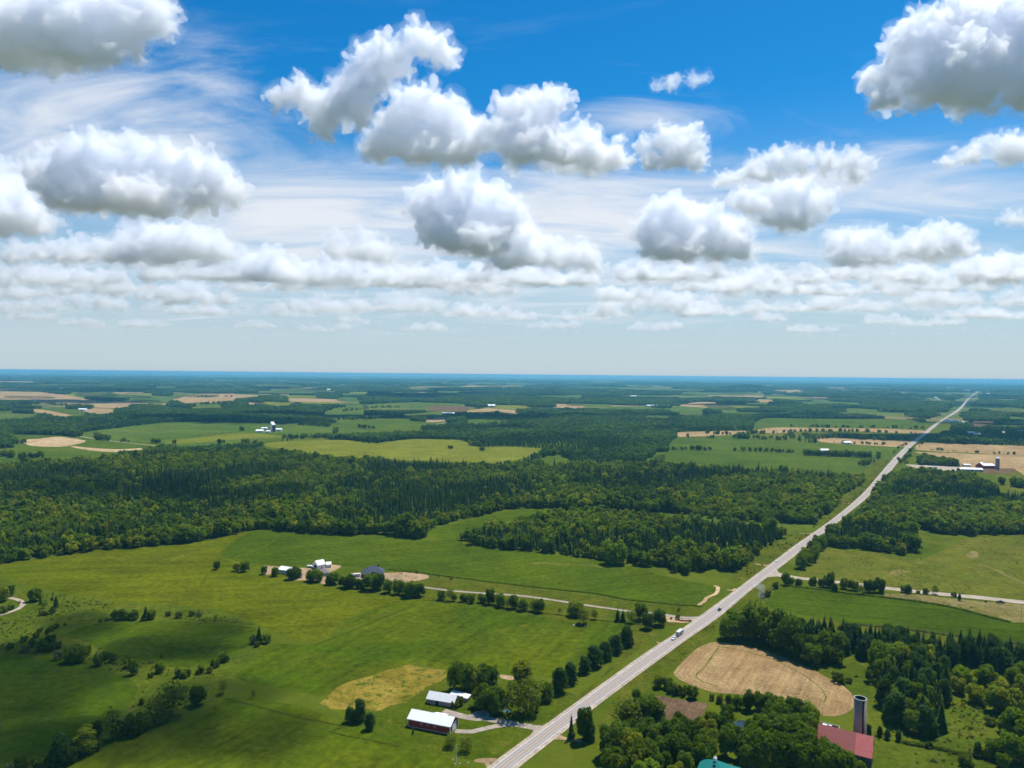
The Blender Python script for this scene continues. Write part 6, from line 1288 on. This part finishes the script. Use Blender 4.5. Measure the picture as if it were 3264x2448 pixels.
CL = [
 (Ls((-120, 60, 200), (60, 70, 190), (230, 90, 180), (400, 80, 170), (540, 60, 140), (650, 40, 110), (330, 170, 120), (120, 190, 110), (480, 150, 110), (60, 230, 120), (250, 240, 120), (420, 220, 110), (570, 170, 90), (700, 110, 70)), 330 * ks, 'huge grey bottomed cloud filling the upper left corner', .8, True),
 (Ls((1220, 420, 65), (1310, 400, 75), (1400, 480, 95), (1390, 560, 55), (1500, 400, 100), (1600, 300, 100), (1700, 240, 100), (1800, 180, 85), (1850, 160, 65), (1900, 220, 80), (1965, 240, 42), (1560, 480, 80)), 650 * ks, 'tall leaning white cloud rising left of the top centre', 1, False),
 (Ls((1720, 520, 105), (1820, 450, 85), (1950, 520, 95), (1660, 630, 85), (1800, 640, 105), (1950, 640, 105), (2080, 600, 90), (2190, 460, 65)) + Rs((20, 620, 105), (100, 490, 95), (190, 440, 70), (150, 590, 110), (290, 640, 100), (370, 740, 95), (440, 690, 80), (250, 700, 95), (330, 800, 55)), 745 * ks, 'broad white cloud bank in the middle of the sky', 1, True),
 (Ls((200, 770, 85), (330, 710, 95), (450, 690, 88), (580, 660, 72), (700, 700, 85), (830, 710, 75), (930, 770, 85), (1000, 830, 62), (850, 850, 75), (700, 840, 95), (550, 830, 105), (400, 830, 95), (260, 850, 70)), 945 * ks, 'large heaped cloud with a flat slate base at left', 1, True),
 (Ls((560, 1070, 62), (650, 1040, 70), (740, 1035, 62), (830, 1060, 72), (930, 1070, 62), (985, 1095, 36), (700, 1110, 60), (480, 1090, 46), (400, 1075, 42), (330, 1100, 52), (200, 1100, 46), (80, 1095, 52)), 1158 * ks, 'long flat based cloud below the large heaped cloud', 1, True),
 (Ls((0, 810, 85), (60, 870, 75), (100, 930, 80), (-70, 900, 120), (180, 965, 58)), 1030 * ks, 'bright cloud cut by the left edge', 1, True),
 (Ls((1100, 1150, 56), (1180, 1140, 56), (1000, 1170, 46), (1250, 1185, 52), (1400, 1185, 52), (1500, 1195, 54), (1640, 1205, 52), (1730, 1215, 36), (1330, 1180, 46)), 1242 * ks, 'long row of low white heaps left of centre', 1, True),
 (Ls((1450, 1030, 32), (1440, 1080, 40), (1560, 1075, 54), (1650, 1100, 52), (1600, 1055, 36)), 1142 * ks, 'small ragged cloud with a thin tower left of centre', .7, True),
 (Ls((1880, 870, 76), (1980, 870, 86), (2080, 905, 86), (1850, 985, 56), (1960, 990, 86), (2080, 1000, 96), (2160, 1015, 56), (2190, 910, 58)), 1122 * ks, 'tall heaped cloud in two storeys at the centre', 1, True),
 (Rs((0, 1010, 80), (60, 1085, 62), (150, 1105, 54), (220, 1115, 46), (300, 1115, 54), (350, 1140, 44), (-40, 1115, 54)), 1188 * ks, 'bright heap right below the two storey cloud', 1, True),
 (Rs((600, 980, 64), (680, 940, 64), (760, 940, 64), (830, 970, 54), (900, 1000, 74), (980, 985, 54), (640, 1060, 70), (750, 1070, 70), (870, 1080, 62), (1000, 1090, 50)), 1145 * ks, 'wide heaped cloud right of centre', 1, True),
 (Rs((1040, 880, 55), (1000, 860, 46), (1150, 850, 62), (1230, 835, 62), (1320, 860, 54), (1150, 930, 54), (1250, 935, 62), (1330, 905, 44), (1180, 985, 34)), 1030 * ks, 'dark hearted cloud above the wide heaped cloud', 1, True),
 (Rs((580, 630, 46), (660, 600, 55), (760, 590, 55), (700, 670, 72), (800, 630, 46), (600, 690, 52), (800, 700, 52)), 762 * ks, 'round cloud with a grey belly right of centre', 1, True),
 (Rs((960, 765, 44), (1050, 730, 54), (1150, 690, 54), (1250, 700, 54), (1350, 700, 54), (1450, 700, 54), (1530, 710, 40), (1480, 750, 50), (1100, 765, 50), (900, 795, 40)), 805 * ks, 'long ragged cloud stretching right of the round cloud', .8, True),
 (Rs((1560, 340, 72), (1690, 230, 100), (1620, 430, 80), (1790, 130, 100), (1850, 300, 160), (1950, 70, 120), (2000, 390, 115), (2100, 250, 170), (2150, 80, 140), (1750, 400, 90), (2220, 400, 115), (2300, 200, 170), (2400, 320, 150)), 525 * ks, 'massive white cloud in the upper right corner', 1, True),
 (Rs((1900, 695, 44), (2000, 660, 54), (2080, 610, 44), (2120, 650, 70), (2210, 645, 72)), 742 * ks, 'white cloud under the massive cloud at the right edge', .8, True),
 (Rs((620, 372, 34), (700, 355, 44), (780, 345, 40), (840, 335, 34)), 412 * ks, 'small thin cloud alone high right of centre', .45, False),
 (Rs((1740, 1065, 55), (1800, 1045, 55), (1880, 1045, 55), (1940, 1065, 46), (1820, 1100, 52)), 1132 * ks, 'rounded cloud in the right third above the horizon heaps', 1, True),
 (Rs((1500, 1050, 54), (1420, 1060, 54), (1560, 1040, 46), (1450, 1115, 50), (1560, 1110, 50), (1640, 1090, 44)), 1168 * ks, 'soft cloud left of the rounded cloud in the right third', .8, True),
 (Rs((1960, 1190, 44), (2040, 1160, 46), (2120, 1150, 50), (2190, 1180, 44), (2080, 1200, 44)), 1242 * ks, 'bright low cloud at the right edge', 1, True),
 (Rs((1700, 1195, 44), (1780, 1188, 44), (1600, 1205, 34), (1860, 1198, 34)), 1242 * ks, 'low cloud left of the bright low cloud at right', .8, True),
 (Rs((2150, 945, 34), (2205, 950, 36)), 985 * ks, 'tiny white puff at the right edge', .7, True),
 (Rs((480, 1185, 42), (560, 1185, 42), (640, 1195, 34), (720, 1188, 42)), 1226 * ks, 'flat low cloud below the wide heaped cloud', .9, True),
 (Rs((960, 1228, 46), (1050, 1210, 46), (1130, 1228, 44), (1200, 1245, 26)), 1300 * ks, 'low heap right of centre above the horizon', .8, True),
 (Rs((600, 1300, 36), (680, 1300, 40), (760, 1308, 40), (860, 1315, 34), (520, 1308, 36), (420, 1316, 36)), 1378 * ks, 'wide low heap near the horizon right of centre', .7, True),
 (Rs((1340, 1298, 34), (1420, 1298, 36), (1500, 1306, 26)), 1350 * ks, 'small low heap between the right hand horizon clouds', .6, True),
 (Rs((1720, 1298, 34), (1800, 1282, 40), (1900, 1290, 40), (1980, 1290, 34)), 1340 * ks, 'low heap near the horizon in the right third', .6, True),
 (Rs((2120, 1298, 34), (2200, 1290, 36)), 1334 * ks, 'low heap near the horizon at the right edge', .6, True),
 (Ls((1960, 1248, 36), (2050, 1230, 40), (2140, 1240, 40), (2205, 1248, 34)), 1292 * ks, 'low bright heap near the horizon at the centre', .8, True),
 (Ls((1640, 1308, 30), (1720, 1298, 36), (1800, 1308, 36), (1900, 1326, 30), (2000, 1336, 30), (2100, 1338, 28)), 1372 * ks, 'long low heap near the horizon left of centre', .6, True),
 (Ls((220, 1308, 36), (330, 1298, 36), (450, 1300, 40), (520, 1316, 34), (100, 1326, 34)), 1357 * ks, 'low heap near the horizon at left', .7, True),
 (Ls((780, 1268, 40), (840, 1250, 40), (720, 1296, 30), (900, 1296, 30), (980, 1288, 34)), 1332 * ks, 'low white heap between the two left horizon clouds', .8, True),
 (Ls((650, 1265, 30), (600, 1274, 26)), 1312 * ks, 'little puff at left above the horizon heaps', .6, True),
 (Ls((20, 1190, 40), (0, 1250, 34), (150, 1198, 44), (250, 1198, 48), (350, 1208, 44), (450, 1216, 34)), 1257 * ks, 'long grey based cloud low at the left edge', .8, True),
 (Ls((1280, 1316, 30), (1380, 1308, 30), (1460, 1326, 30), (1540, 1326, 26), (1200, 1326, 26)), 1357 * ks, 'faint low heap left of centre near the horizon', .6, True),
]
for i, (lb, yb, lab, dn, fl) in enumerate(CL): cloud(lb, yb, lab, None, dn, fl, i, grow=1.0 + .55 * min(1, max(0, (yb - 450) / 400)))
rc = random.Random(31); far = []
for i in range(34):
    x = (i + rc.uniform(.1, .9)) * 3264 / 34; yb = rc.uniform(995, 1070); s_ = (1180 - yb) / 100; w = rc.randint(3, 6)
    far.append((x, [(x + (j - w / 2) * 26 * s_ + rc.uniform(-6, 6), yb - rc.uniform(5, 14) * s_, rc.uniform(14, 24) * s_) for j in range(w)], yb))
band = []
for i in range(30):
    x = (i + rc.uniform(.1, .9)) * 3264 / 30; yb = rc.uniform(1040, 1105); s_ = (1185 - yb) / 100; w = rc.randint(4, 7)
    band.append((x, [(x + (j - w / 2) * 34 * s_ + rc.uniform(-6, 6), yb - rc.uniform(4, 9) * s_, rc.uniform(9, 15) * s_) for j in range(w)], yb))
for i, (x, lb, yb) in enumerate(sorted(band)): cloud(lb, yb, f'thin streak of cloud lowest above the horizon, {ORD[i]} from the left', 'thin streaks of cloud lowest above the horizon', .22, True, 290 + i, detail=.5, fringe=False)
for i, (x, lb, yb) in enumerate(sorted(far)): cloud(lb, yb, f'faint far cloud just above the horizon, {ORD[i]} from the left', 'faint far clouds above the horizon', .7, True, 90 + i, detail=.62, fringe=False)

mids = []
for i in range(22):
    x = (i + rc.uniform(.1, .9)) * 3264 / 22; yb = rc.uniform(900, 985); s_ = (1180 - yb) / 100; w = rc.randint(4, 7)
    mids.append((x, [(x + (j - w / 2) * 24 * s_ + rc.uniform(-8, 8), yb - rc.uniform(7, 17) * s_, rc.uniform(11, 21) * s_) for j in range(w)], yb))
for i, (x, lb, yb) in enumerate(sorted(mids)): cloud(lb, yb, f'pale low cloud among the horizon heaps, {ORD[i]} from the left', 'pale low clouds among the horizon heaps', .9, True, 190 + i, detail=.6, fringe=False)

def overhead(gx, gy, w, h, dens, label):      # unseen clouds added above the frame so their shadows fall on the fields
    c = Vector((gx, gy, 0)) + SUN * (1180 / SUN.z); rr = random.Random(int(gx)); S = []
    for j in range(9): S.append((rr.uniform(-.5, .5) * w, rr.uniform(-.5, .5) * h, rr.uniform(-8, 8), rr.uniform(.22, .36) * min(w, h)))
    v, f = merge([(ICO2[0] * np.array([1.2, 1.0, .7]) * q[3] + np.array(q[:3]), ICO2[1]) for q in S]); me = npmesh('cloud', v, f); ob = bpy.data.objects.new('cloud_source', me); SHOP.collection.objects.link(ob)
    rm = ob.modifiers.new('r', 'REMESH'); rm.mode = 'VOXEL'; rm.voxel_size = 4
    dm = ob.modifiers.new('d', 'DISPLACE'); dm.texture = tex('CLOUDS', 30, 3); dm.texture_coords = 'LOCAL'; dm.strength = 26
    out = baked(ob); bpy.data.objects.remove(ob)
    out.materials.clear(); out.materials.append(cloud_mat('cloud_vapour', dens)); o = link('cloud', out); o.location = c; tag(o, label, 'cloud')
gq = gnd(480, 2035); overhead(gq.x, gq.y, 180, 75, .030, 'small thin cloud overhead that shades the dark crop field')
gq = gnd(200, 2230); overhead(gq.x, gq.y, 170, 110, .024, 'small thin cloud overhead that shades the lower left crop')
gq = gnd(300, 2420); overhead(gq.x, gq.y, 260, 80, .030, 'long thin cloud overhead that shades the lower left hedge')
gq = gnd(380, 1570); overhead(gq.x, gq.y, 520, 170, .016, 'thin cloud overhead that shades the left of the mixed forest')

# ------------------------------------------------------------------ smoke and haze
sb = gnd(*zp('c', 850, 1600)); ks2 = sb.y / F
S = []
for k in range(12):
    t = k / 11; S.append((-20 * t ** 1.3 * ks2 * .9 - rq.uniform(-3, 3), rq.uniform(-3, 3), 2 + 15 * t, (1.0 + 3.0 * t) * .8))
v, f = merge([(ICO2[0] * s_[3] + np.array(s_[:3]), ICO2[1]) for s_ in S])
ob = bpy.data.objects.new('smoke_source', npmesh('smoke', v, f)); SHOP.collection.objects.link(ob); rm = ob.modifiers.new('r', 'REMESH'); rm.mode = 'VOXEL'; rm.voxel_size = .7
dm = ob.modifiers.new('d', 'DISPLACE'); dm.texture = tex('CLOUDS', 6, 3); dm.texture_coords = 'LOCAL'; dm.strength = 5
me = baked(ob); bpy.data.objects.remove(ob)
me.materials.clear(); me.materials.append(cloud_mat('thin_smoke', .035)); sm_ = link('smoke', me); sm_.location = sb; tag(sm_, 'thin smoke drifting up from the spruces beside the highway', 'smoke', kind='stuff')

hm = bpy.data.materials.new('summer_haze'); hm.use_nodes = True; t = hm.node_tree; t.nodes.clear()
pv = N(t, 'ShaderNodeVolumePrincipled'); pv.inputs['Color'].default_value = (.20, .62, .93, 1); pv.inputs['Density'].default_value = 5.2e-5; pv.inputs['Anisotropy'].default_value = .15
o = N(t, 'ShaderNodeOutputMaterial'); t.links.new(pv.outputs[0], o.inputs['Volume'])
tag(MB().box(-46000, -4000, -2, 46000, 47000, 186).build('haze', hm), kind='stuff')
bpy.data.scenes.remove(SHOP)
